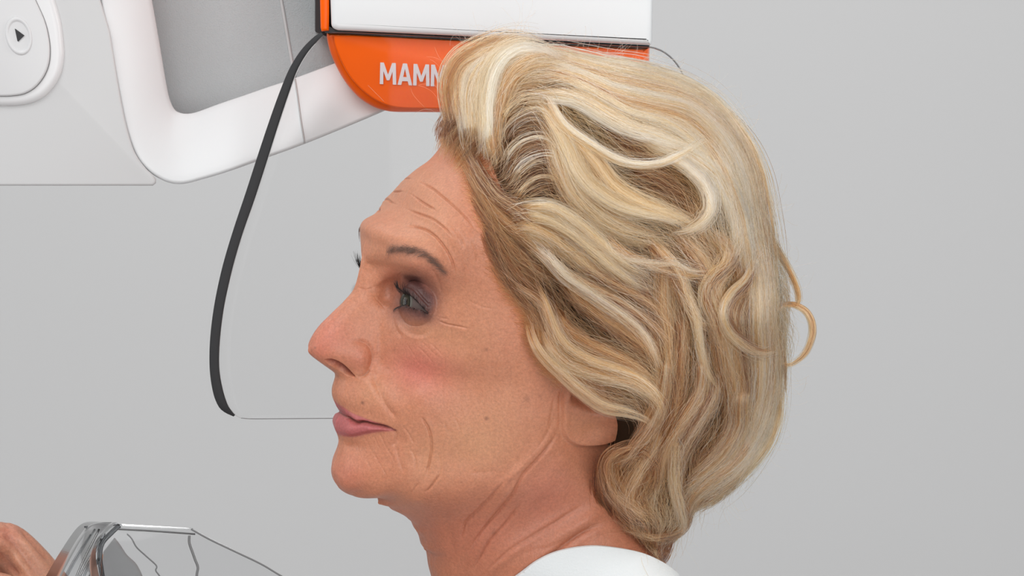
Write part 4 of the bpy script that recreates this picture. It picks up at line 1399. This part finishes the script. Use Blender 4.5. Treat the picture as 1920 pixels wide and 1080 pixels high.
# locks: points root to tip (photo px), width px, layer mm above the surface, tone 0..1, how many strands, spread
LK = [
    # front quiff
    ([(905, 300), (912, 250), (912, 194), (922, 141), (942, 106), (975, 86), (1015, 88), (1056, 106)], 20, 8, .93, 420, .35),
    ([(868, 262), (858, 215), (853, 165), (864, 127), (896, 104), (934, 88), (976, 80), (1016, 86)], 24, 3, .72, 420, .5),
    ([(886, 285), (880, 230), (878, 180), (890, 138), (914, 112), (950, 94), (990, 86)], 24, 5, .80, 380, .5),
    ([(930, 310), (922, 250), (930, 190), (952, 140), (990, 112), (1040, 104), (1080, 112)], 24, 5, .84, 380, .45),
    ([(826, 270), (836, 246), (850, 226), (862, 206), (868, 176)], 16, -1, .20, 260, .7),
    ([(838, 284), (850, 262), (866, 240), (880, 210)], 18, -2, .14, 260, .7),
    ([(860, 300), (875, 280), (893, 262), (900, 240)], 20, -2, .22, 260, .7),
    ([(880, 205), (905, 185), (950, 160), (1000, 150), (1050, 150)], 20, -1, .62, 200, .6),
    # crest
    ([(975, 112), (1030, 106), (1080, 118), (1140, 134), (1207, 148), (1272, 166), (1332, 200), (1380, 256), (1410, 330), (1426, 410)], 26, 2, .76, 560, .5),
    ([(1010, 98), (1066, 112), (1126, 118), (1187, 124), (1245, 142), (1300, 168), (1345, 204), (1384, 256), (1412, 320), (1430, 390), (1440, 450)], 18, 0, .74, 480, .5),
    ([(960, 140), (1020, 128), (1090, 145), (1150, 172), (1220, 190), (1290, 208), (1340, 250), (1376, 310), (1396, 380), (1404, 450)], 26, 4, .72, 480, .5),
    ([(1000, 160), (1060, 150), (1120, 180), (1180, 214), (1240, 232), (1290, 262), (1330, 310), (1352, 370)], 22, 5, .78, 380, .45),
    ([(990, 178), (1040, 178), (1090, 190), (1146, 223), (1187, 243), (1232, 256), (1273, 272), (1312, 284)], 14, 9, .95, 330, .35),
    ([(1000, 168), (1028, 182), (1053, 223), (1077, 246), (1110, 268), (1146, 290), (1187, 304), (1232, 304), (1268, 292), (1296, 276), (1322, 258)], 9, 12, .97, 300, .3),
    ([(985, 190), (1012, 200), (1040, 236), (1064, 280), (1084, 324), (1112, 356), (1159, 386), (1207, 402), (1250, 412), (1292, 428)], 18, 8, .84, 430, .35),
    ([(1050, 220), (1075, 256), (1114, 304), (1146, 345), (1187, 374), (1240, 396), (1284, 414), (1320, 440)], 16, 6, .76, 330, .45),
    ([(1020, 215), (1040, 260), (1056, 310), (1080, 360), (1120, 400), (1170, 430), (1220, 446), (1270, 452)], 22, 4, .72, 380, .5),
    ([(1230, 292), (1265, 300), (1296, 318), (1324, 348), (1334, 386), (1318, 416), (1290, 432), (1256, 438)], 16, 8, .82, 320, .35),
    ([(1180, 250), (1240, 270), (1300, 290), (1350, 330), (1376, 390), (1384, 440), (1376, 480)], 22, 5, .80, 380, .45),
    ([(1240, 176), (1300, 196), (1350, 228), (1388, 274), (1412, 330), (1424, 390), (1432, 440), (1438, 500), (1442, 560), (1438, 640)], 22, 2, .66, 420, .5),
    ([(1290, 240), (1340, 280), (1374, 340), (1396, 400), (1408, 460), (1418, 520), (1422, 590)], 22, 5, .78, 420, .45),
    # fans of single bright hairs over the dark parting
    ([(940, 275), (950, 240), (975, 215), (1008, 206), (1036, 222), (1054, 250), (1064, 288)], 12, 4, .86, 34, 1.2),
    ([(944, 318), (958, 286), (985, 264), (1016, 258), (1042, 274), (1060, 316)], 12, 4, .80, 34, 1.2),
    ([(950, 348), (970, 314), (1000, 292), (1034, 288), (1056, 308), (1072, 350)], 12, 4, .84, 34, 1.2),
    ([(960, 385), (985, 350), (1016, 332), (1050, 340), (1078, 372)], 12, 4, .74, 34, 1.2),
    ([(936, 240), (950, 205), (980, 180), (1010, 182), (1030, 200)], 12, 5, .80, 34, 1.2),
    # dark parting underneath
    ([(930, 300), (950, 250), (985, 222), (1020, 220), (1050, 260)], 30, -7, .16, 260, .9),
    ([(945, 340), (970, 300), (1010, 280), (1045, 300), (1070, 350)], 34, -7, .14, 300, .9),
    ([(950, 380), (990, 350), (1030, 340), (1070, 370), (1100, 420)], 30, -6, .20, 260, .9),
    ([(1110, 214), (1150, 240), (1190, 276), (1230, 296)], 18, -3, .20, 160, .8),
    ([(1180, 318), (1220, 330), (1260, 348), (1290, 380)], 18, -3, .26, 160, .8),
    # temple sweep
    ([(952, 392), (990, 384), (1028, 384), (1064, 400), (1108, 432), (1150, 470), (1186, 500), (1226, 522)], 16, 6, .86, 330, .6),
    ([(950, 410), (990, 402), (1030, 412), (1070, 436), (1110, 468), (1150, 502), (1190, 530), (1230, 548)], 16, 5, .84, 300, .6),
    ([(946, 430), (985, 426), (1024, 440), (1062, 466), (1104, 500), (1146, 530)], 16, 4, .70, 280, .7),
    ([(868, 268), (884, 296), (902, 330), (930, 366), (968, 392), (1004, 420), (1050, 460)], 12, 3, .56, 260, .7),
    ([(858, 288), (878, 318), (896, 350), (922, 388), (954, 420), (990, 452), (1030, 486)], 12, 1, .38, 260, .8),
    ([(880, 350), (902, 392), (930, 430), (962, 466), (1000, 500), (1044, 534)], 14, 0, .34, 280, .8),
    ([(905, 400), (922, 440), (944, 480), (974, 520), (1008, 560), (1040, 606)], 14, 0, .32, 280, .8),
    ([(920, 450), (934, 486), (956, 524), (984, 560), (1012, 600), (1034, 650)], 12, 0, .36, 260, .8),
    ([(936, 500), (960, 526), (991, 548), (1020, 574), (1035, 614), (1054, 664), (1080, 700), (1111, 732), (1150, 757), (1196, 772)], 10, 4, .60, 260, .5),
    ([(980, 440), (1001, 460), (1029, 484), (1064, 520), (1117, 557), (1165, 589), (1199, 616), (1222, 648), (1236, 690)], 12, 8, .74, 300, .45),
    ([(1000, 440), (1023, 463), (1054, 504), (1111, 535), (1155, 557), (1193, 582), (1231, 610), (1256, 640)], 11, 7, .72, 280, .5),
    ([(1000, 520), (1023, 572), (1042, 620), (1067, 652), (1111, 677), (1165, 695), (1205, 714), (1235, 740), (1244, 770)], 13, 9, .72, 340, .4),
    ([(985, 590), (1000, 640), (1020, 672), (1052, 702), (1090, 736), (1131, 764), (1180, 776), (1214, 790), (1222, 806)], 9, 8, .76, 260, .4),
    ([(1010, 600), (1032, 650), (1066, 684), (1123, 704), (1180, 718), (1218, 738), (1238, 764), (1240, 790)], 13, 8, .70, 320, .45),
    ([(1030, 560), (1060, 610), (1100, 640), (1150, 664), (1200, 690), (1232, 720)], 16, 5, .56, 300, .6),
    ([(1040, 510), (1080, 556), (1130, 596), (1180, 630), (1220, 664), (1246, 710)], 18, 4, .52, 300, .6),
    ([(1010, 540), (1040, 600), (1075, 650), (1120, 690)], 18, -2, .30, 240, .8),
    ([(1060, 470), (1110, 510), (1160, 540), (1220, 574), (1262, 620)], 16, 3, .60, 260, .6),
    # middle
    ([(1140, 470), (1180, 484), (1225, 490), (1268, 493), (1300, 504), (1330, 506)], 8, 8, .92, 150, .5),
    ([(1120, 430), (1165, 476), (1212, 498), (1260, 512), (1300, 520), (1336, 518)], 10, 7, .86, 160, .5),
    ([(1200, 440), (1235, 470), (1270, 510), (1290, 560), (1310, 600), (1340, 622)], 14, 6, .66, 260, .5),
    ([(1230, 440), (1243, 480), (1245, 530), (1246, 576), (1253, 620), (1256, 683), (1250, 734), (1230, 800)], 20, 2, .52, 380, .6),
    ([(1180, 450), (1200, 510), (1214, 570), (1226, 620), (1240, 680), (1244, 740)], 20, 1, .44, 300, .7),
    ([(1275, 560), (1280, 600), (1280, 652), (1276, 715), (1264, 780), (1240, 850)], 18, 2, .50, 330, .6),
    ([(1270, 520), (1290, 560), (1309, 601), (1318, 652), (1328, 694), (1350, 730)], 10, 7, .78, 220, .5),
    ([(1250, 430), (1300, 470), (1330, 520), (1350, 580), (1356, 640), (1364, 690), (1376, 740), (1372, 800), (1350, 850)], 20, 3, .62, 400, .55),
    ([(1330, 430), (1366, 470), (1352, 510), (1332, 540), (1346, 590), (1356, 640), (1366, 690)], 16, 5, .68, 280, .55),
    ([(1392, 450), (1372, 494), (1340, 524), (1326, 556), (1340, 600), (1352, 650)], 13, 7, .74, 240, .5),
    ([(1310, 440), (1350, 466), (1390, 500), (1400, 540), (1385, 590), (1390, 650), (1400, 720), (1396, 790), (1372, 850)], 20, 1, .50, 380, .6),
    # curls at the right
    ([(1420, 470), (1402, 520), (1372, 551), (1358, 584), (1368, 620), (1398, 648), (1432, 662), (1456, 656)], 12, 9, .78, 300, .35),
    ([(1450, 590), (1470, 574), (1494, 576), (1514, 592), (1521, 622), (1508, 660), (1480, 682), (1456, 674)], 6, 2, .72, 160, .6),
    ([(1440, 430), (1464, 472), (1487, 513), (1500, 548), (1496, 572), (1466, 574)], 7, 2, .76, 190, .6),
    ([(1426, 460), (1438, 520), (1446, 576), (1450, 622), (1454, 668), (1454, 715), (1446, 770), (1424, 830)], 16, 3, .74, 400, .5),
    ([(1410, 440), (1426, 500), (1430, 560), (1432, 620), (1436, 690), (1430, 760), (1408, 830), (1376, 880)], 18, 4, .78, 400, .5),
    ([(1452, 640), (1466, 664), (1470, 700), (1472, 738)], 4, 1, .6, 70, .7),
    ([(1400, 560), (1404, 610), (1400, 670), (1412, 730), (1404, 790)], 18, -3, .26, 220, .8),
    ([(1380, 520), (1400, 560), (1418, 600), (1420, 650)], 12, -3, .22, 160, .8),
    # lower back, falling to the nape
    ([(1453, 700), (1446, 765), (1427, 820), (1393, 868), (1353, 905), (1308, 934)], 20, 3, .80, 420, .5),
    ([(1400, 700), (1390, 760), (1385, 805), (1358, 853), (1310, 900), (1278, 940)], 20, 5, .74, 400, .5),
    ([(1410, 800), (1398, 840), (1366, 880), (1327, 910), (1298, 938), (1284, 985)], 16, 4, .76, 330, .5),
    ([(1420, 840), (1400, 874), (1367, 915), (1327, 944), (1290, 960)], 12, 1, .50, 260, .6),
    ([(1340, 690), (1340, 740), (1320, 780), (1292, 826), (1274, 870), (1272, 920), (1284, 964)], 16, 6, .72, 340, .5),
    ([(1310, 640), (1314, 690), (1306, 742), (1272, 800), (1246, 850), (1236, 905)], 16, 6, .70, 340, .5),
    ([(1273, 800), (1270, 850), (1270, 907), (1280, 953), (1286, 990), (1274, 1004)], 11, 7, .78, 260, .45),
    ([(1252, 640), (1250, 700), (1243, 754), (1222, 803), (1188, 846), (1160, 880)], 14, 5, .62, 300, .6),
    ([(1222, 834), (1176, 842), (1142, 862), (1140, 900), (1158, 936), (1196, 962), (1226, 968)], 15, 3, .60, 300, 1.1),
    ([(1246, 790), (1228, 840), (1204, 880), (1184, 920), (1186, 950), (1206, 972)], 16, 4, .62, 240, 1.1),
    ([(1176, 846), (1206, 852), (1230, 880), (1220, 920), (1196, 940)], 12, 5, .66, 70, 1.4),
    ([(1150, 930), (1160, 962), (1190, 992), (1221, 1030), (1240, 1056)], 8, 2, .30, 160, .7),
    ([(1270, 930), (1294, 968), (1276, 1000), (1230, 1010), (1190, 1000), (1158, 980)], 7, 3, .36, 120, .6),
    ([(1262, 990), (1256, 1024), (1244, 1050), (1230, 1040), (1226, 1010)], 6, 2, .34, 90, .7),
    ([(1190, 950), (1210, 990), (1226, 1030), (1242, 1060)], 8, 1, .34, 120, .7),
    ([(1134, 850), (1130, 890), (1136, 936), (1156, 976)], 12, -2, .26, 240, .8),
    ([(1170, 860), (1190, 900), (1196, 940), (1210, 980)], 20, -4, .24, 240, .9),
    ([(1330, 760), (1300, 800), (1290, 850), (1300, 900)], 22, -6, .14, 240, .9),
]
rng = np.random.default_rng(21)
SC, SR, SCOL = [], [], []


def put(u, v, off_mm, rad, col, far=False):
    """one strand from px arrays; off_mm outwards of the surface"""
    Y = bil(Yg, u, v)
    if far:
        ys = .25 * (u - 1100) * S
        Y = 2 * ys - Y * .92
        Y = Y + off_mm / 1000
    else:
        Y = Y - off_mm / 1000
    SC.append(W3(u, v, Y)); SR.append(rad); SCOL.append(col)


NP = 22
tt = np.linspace(0, 1, NP)
for li, (pts, wd, lay, tn, cnt, spread) in enumerate(LK):
    spread = spread * 1.25 + .08
    base = smooth_poly(pts, 60)
    tg = np.gradient(base, axis=0); tg /= np.hypot(tg[:, 0], tg[:, 1])[:, None] + 1e-9
    nrm = np.stack([-tg[:, 1], tg[:, 0]], -1)
    ntuft = max(2, int(wd / 4))
    tx = rng.uniform(-1.25, 1.25, ntuft); tz = rng.uniform(-1, 1, ntuft); tph = rng.uniform(0, 6.28, ntuft); ttn = rng.normal(-.03, .13, ntuft)
    for k in range(int(cnt * (.80 if spread < 1 else 1))):
        g = rng.integers(ntuft)
        t0 = rng.uniform(0, .22 if tn > .45 else .42); t1 = rng.uniform(.72, 1.0)
        s_t = t0 + (t1 - t0) * tt
        x0 = tx[g] * .9 + rng.normal(0, .25 + .38 * spread)
        z0 = tz[g] * .5 + rng.normal(0, .35)
        prof = .55 + .75 * np.sin(np.pi * np.clip(s_t * .85 + .08, 0, 1)) - .45 * sstep((s_t - .75) / .25) * (1 - spread * .6)
        x = x0 * prof + .10 * np.sin(s_t * 7 + tph[g]) + spread * .16 * np.sin(s_t * rng.uniform(5, 12) + rng.uniform(0, 6.28))
        if rng.random() < .16 * (1 + spread):
            x = x + rng.normal(0, 1.3) * s_t ** 2
        bi = s_t * 59
        i0 = np.clip(bi.astype(int), 0, 58); f = (bi - i0)[:, None]
        c = base[i0] * (1 - f) + base[i0 + 1] * f
        n_ = nrm[i0] * (1 - f) + nrm[i0 + 1] * f
        p = c + n_ * (x * wd * .5)[:, None] * 1.15
        xs2 = np.clip(x, -1.3, 1.3)
        off = lay + (2.6 * (1 - xs2 ** 2 * .6) + z0 * 1.6) * min(1, wd / 16) - 2.5 * (1 - np.sin(np.pi * np.clip(s_t, .05, .95)) ** .5)
        off = -2.5 + (off + 2.5) * sstep(s_t / .2)
        tcol = (tn - .5) * 1.2 + .40 + ttn[g] * 1.3 + rng.normal(0, .15) + .10 * (s_t - .4)
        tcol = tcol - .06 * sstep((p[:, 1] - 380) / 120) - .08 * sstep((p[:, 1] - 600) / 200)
        if rng.random() < .22: tcol = tcol - .30  # some strands darkened: the hair's self-shade put into the colour
        if rng.random() < .08: tcol = tcol + .15
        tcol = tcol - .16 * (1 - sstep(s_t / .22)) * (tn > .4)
        rad = (.00005 + .00011 * rng.random() ** 2.2) * (1 - .75 * tt ** 3) * (.6 + .4 * sstep(tt / .1))
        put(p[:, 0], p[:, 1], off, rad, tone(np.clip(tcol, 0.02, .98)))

# direction field from the locks
fu, fv = np.meshgrid(np.arange(800, 1540, 10.0), np.arange(60, 1080, 10.0))
DX = np.zeros(fu.shape); DY = np.zeros(fu.shape); TN = np.zeros(fu.shape); WT = np.zeros(fu.shape)
for pts, wd, lay, tn, cnt, spread in LK:
    if cnt < 50: continue
    b_ = smooth_poly(pts, 24); tg = np.gradient(b_, axis=0); tg /= np.hypot(tg[:, 0], tg[:, 1])[:, None] + 1e-9
    for q in range(24):
        w = np.exp(-((fu - b_[q, 0]) ** 2 + (fv - b_[q, 1]) ** 2) / (2 * 22 ** 2)) + 1e-7
        DX += w * tg[q, 0]; DY += w * tg[q, 1]; TN += w * tn; WT += w
TN /= WT; nn_ = np.hypot(DX, DY) + 1e-12; DX /= nn_; DY /= nn_


def fgrid(G, u, v):
    i = np.clip(((u - 800) / 10), 0, fu.shape[1] - 1.001); j = np.clip(((v - 60) / 10), 0, fu.shape[0] - 1.001)
    a = i.astype(int); b2 = j.astype(int); fx = i - a; fy = j - b2
    return G[b2, a] * (1 - fx) * (1 - fy) + G[b2, a + 1] * fx * (1 - fy) + G[b2 + 1, a] * (1 - fx) * fy + G[b2 + 1, a + 1] * fx * fy


def fill(n, far, lay0, lay1, dark):
    bx = HOUT
    m = 0
    su = rng.uniform(810, 1490, n * 3); sv = rng.uniform(70, 1060, n * 3)
    ok = inside_poly(su, sv, bx)
    dedge = signed(su, sv, bx, 50)
    ok &= dedge > 5
    # the dark gap behind the ear, and the light through the nape curls
    ok &= ~((ell(su, sv, 1205, 748, 16, 22) < 1) | (ell(su, sv, 1184, 806, 38, 27, -20) < 1)) | far
    ok &= ~(ell(su, sv, 1240, 975, 34, 24, 20) < 1)
    su, sv = su[ok][:n], sv[ok][:n]
    n = len(su)
    L = rng.uniform(50, 150, n)
    U = np.zeros((n, NP)); Vv = np.zeros((n, NP)); U[:, 0] = su; Vv[:, 0] = sv
    cell = (np.floor(su / 16) * 131 + np.floor(sv / 22) * 57).astype(int)
    ph = (cell * 12.9898) % 6.28; am = 2.5 + 3.5 * ((cell * 7.13) % 1.0)
    jit = rng.normal(0, .14, n)
    for q in range(1, NP):
        dx = fgrid(DX, U[:, q - 1], Vv[:, q - 1]); dy = fgrid(DY, U[:, q - 1], Vv[:, q - 1])
        nn2 = np.hypot(dx, dy) + 1e-9
        a = jit + .30 * np.sin(ph + q * .33 + rng.normal(0, .15, n))
        ca_, sa = np.cos(a), np.sin(a)
        U[:, q] = U[:, q - 1] + (dx * ca_ - dy * sa) / nn2 * L / NP
        Vv[:, q] = Vv[:, q - 1] + (dx * sa + dy * ca_) / nn2 * L / NP
    # keep them inside the outline
    ins = inside_poly(U[:, -1], Vv[:, -1], HOUT) | (rng.random(n) < .05)
    lay = rng.uniform(lay0, lay1, n)
    tn = fgrid(TN, su, sv)
    for k in range(n):
        if not ins[k]:
            # cut the strand where it leaves
            io = inside_poly(U[k], Vv[k], HOUT)
            last = np.argmin(io) if not io.all() else NP
            if last < 4: continue
            s2 = np.linspace(0, last - 1, NP)
            U[k] = np.interp(s2, np.arange(NP), U[k]); Vv[k] = np.interp(s2, np.arange(NP), Vv[k])
        prof = np.sin(np.pi * (.1 + .8 * tt)) ** .5
        o = lay[k] + 2.0 * (prof - .7) + .8 * math.sin(ph[k])
        tc = tn[k] - dark + rng.normal(0, .15) + .03 * (lay[k] - lay0) - .08 * (1 - sstep(tt / .2))  # deeper strands coloured darker, for the shade inside the hair
        rad = (.00004 + .00008 * rng.random() ** 2.5) * (1 - .7 * tt ** 3)
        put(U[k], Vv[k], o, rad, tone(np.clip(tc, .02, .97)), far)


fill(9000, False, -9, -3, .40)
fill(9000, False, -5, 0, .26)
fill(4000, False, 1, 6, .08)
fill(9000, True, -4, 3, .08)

# loose single hairs wandering across the locks
for k in range(5200):
    li = rng.integers(len(LK)); pts, wd, lay, tn, cnt, spread = LK[li]
    if cnt < 120 or lay < -1: continue
    base = smooth_poly(pts, 60)
    t0 = rng.uniform(0, .7); t1 = min(1.0, t0 + rng.uniform(.2, .5)); s_t = t0 + (t1 - t0) * tt
    c = np.stack([np.interp(s_t * 59, np.arange(60), base[:, 0]), np.interp(s_t * 59, np.arange(60), base[:, 1])], -1)
    d = np.gradient(c, axis=0); d /= np.hypot(d[:, 0], d[:, 1])[:, None] + 1e-9
    n_ = np.stack([-d[:, 1], d[:, 0]], -1)
    x = rng.normal(0, .6) * wd + np.cumsum(np.cumsum(rng.normal(0, .22, NP))) * .35 + rng.normal(0, .35) * wd * (tt - .5) * 1.4 + rng.uniform(1, 4) * np.sin(tt * rng.uniform(3, 9) + rng.uniform(0, 6.28))
    p = c + n_ * x[:, None]
    edge_ok = inside_poly(p[:, 0], p[:, 1], HOUT)
    if edge_ok.mean() < .8: continue
    tc = np.clip(tn + rng.normal(0, .16), .1, .97)
    put(p[:, 0], p[:, 1], lay + 2.2 + rng.uniform(0, 3.2) + 0 * tt, (.00004 + .00006 * rng.random() ** 2) * (1 - .7 * tt ** 3), tone(np.full(NP, tc)))

# short fine hairs along the hairline and temple, growing out of the skin
HL = smooth_poly([(822, 270), (846, 286), (864, 312), (880, 346), (896, 384), (914, 430), (922, 474), (934, 520), (962, 560), (984, 600), (994, 646), (1018, 690), (1050, 716)], 400)
for k in range(5600):
    i = rng.integers(0, 398)
    c = HL[i]; tgt = HL[i + 1] - HL[i]; tgt = tgt / (np.hypot(*tgt) + 1e-9); inn = np.array([tgt[1], -tgt[0]])
    if inn[0] < 0: inn = -inn
    d0 = rng.normal(0, 9); ln = rng.uniform(18, 70)
    dirn = inn * rng.uniform(.3, .9) + np.array([.25, .75]) * rng.uniform(.3, .9) * sstep((c[1] - 290) / 60) + np.array([.1, -.9]) * (1 - sstep((c[1] - 290) / 60))
    dirn /= np.hypot(*dirn)
    cv = np.array([-dirn[1], dirn[0]]) * rng.normal(0, .2)
    p = c + inn * d0 + np.outer(tt * ln, dirn) + np.outer((tt * ln) * tt, cv)
    ys = bil(Yg, p[:, 0], p[:, 1])
    off = -1.3 + 3.5 * tt
    tc = rng.normal(.30, .1) + .2 * tt
    put(p[:, 0], p[:, 1], off, rng.uniform(.000025, .00005) * (1 - .8 * tt), tone(np.clip(tc, .05, .9)))

# fly-aways round the free edge
E = resample(HOUT[:34], 600)
for k in range(950):
    i = rng.integers(2, 596)
    c = E[i]; tgt = E[i + 2] - E[i - 2]; tgt /= np.hypot(*tgt) + 1e-9
    o_ = np.array([tgt[1], -tgt[0]])
    ln = rng.uniform(25, 90) * (1.2 if i < 140 else 1)
    a = rng.normal(0, .55); cur = rng.normal(0, 1.3)
    an = np.arctan2(tgt[1], tgt[0]) - abs(rng.normal(0, .35)) * .6 + np.cumsum(np.full(NP, cur / NP)) + .25 * np.sin(tt * rng.uniform(4, 10) + a)
    st = ln / NP
    p = c - o_ * rng.uniform(2, 14) + np.stack([np.cumsum(np.cos(an)) * st, np.cumsum(np.sin(an)) * st], -1)
    put(p[:, 0], p[:, 1], rng.uniform(-3, 3) + 0 * tt, np.full(NP, rng.uniform(.000022, .00004)), tone(np.clip(np.full(NP, rng.normal(.62, .15)), .2, .9)))
for pts in [[(1240, 1050), (1252, 1062), (1262, 1080), (1268, 1100)], [(1236, 1052), (1248, 1066), (1255, 1084)], [(1425, 385), (1450, 372), (1462, 345), (1466, 325)], [(1450, 400), (1470, 360), (1476, 345)],
            [(770, 165), (775, 178), (790, 195), (806, 210)], [(815, 88), (822, 105), (834, 120), (846, 130)], [(690, 160), (700, 170), (720, 190)]]:
    p = smooth_poly(pts, NP)
    put(p[:, 0], p[:, 1], 0 * tt, np.full(NP, .00004), tone(np.full(NP, .5)))

# under layer: a dark mass that the strands lie on
cu_, cv_ = 1170.0, 560.0
ha = np.linspace(0, 2 * math.pi, 240, endpoint=False)
hr_ = csmooth(poly_radius(HOUT, cu_, cv_, ha), 2)
def cap_sheet(far):
    rows = []
    for f in np.sin(np.linspace(0, 1, 60) * math.pi / 2):
        r_ = (hr_ - 16) * f
        u = cu_ + r_ * np.cos(ha); v = cv_ + r_ * np.sin(ha)
        Y = bil(Yg, u, v); ys = .25 * (u - 1100) * S
        Yn = Y + .0055 + .006 * sstep((f - .8) / .2) + .05 * gauss(u, v, 1106, 795, 50, 46)
        Yf = 2 * ys - Y * .92 - .006
        mid = (Yn + Yf) / 2
        k = math.sqrt(max(0, 1 - f ** 8))
        rows.append(W3(u, v, mid + ((Yf if far else Yn) - mid) * k))
    return np.array(rows)
c1_, c2_ = cap_sheet(False), cap_sheet(True)
def closed_rows(nr, nc_, base, flip):
    i = np.arange(nr - 1)[:, None]; j = np.arange(nc_)[None, :]
    a = base + i * nc_ + j; b2 = base + i * nc_ + (j + 1) % nc_
    q = np.stack([a, b2, b2 + nc_, a + nc_], -1).reshape(-1, 4)
    return q[:, ::-1] if flip else q
Vc = np.vstack([c1_.reshape(-1, 3), c2_.reshape(-1, 3)])
Fc_ = np.vstack([closed_rows(60, 240, 0, False), closed_rows(60, 240, 60 * 240, True)])
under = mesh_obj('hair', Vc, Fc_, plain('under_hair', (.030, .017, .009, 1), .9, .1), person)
tag(under, 'wavy blond hair with pale highlights')
print('strands', len(SC))
hair = strands('hair_strands', SC, SR, M_HAIR, person, SCOL)
hair.parent = under
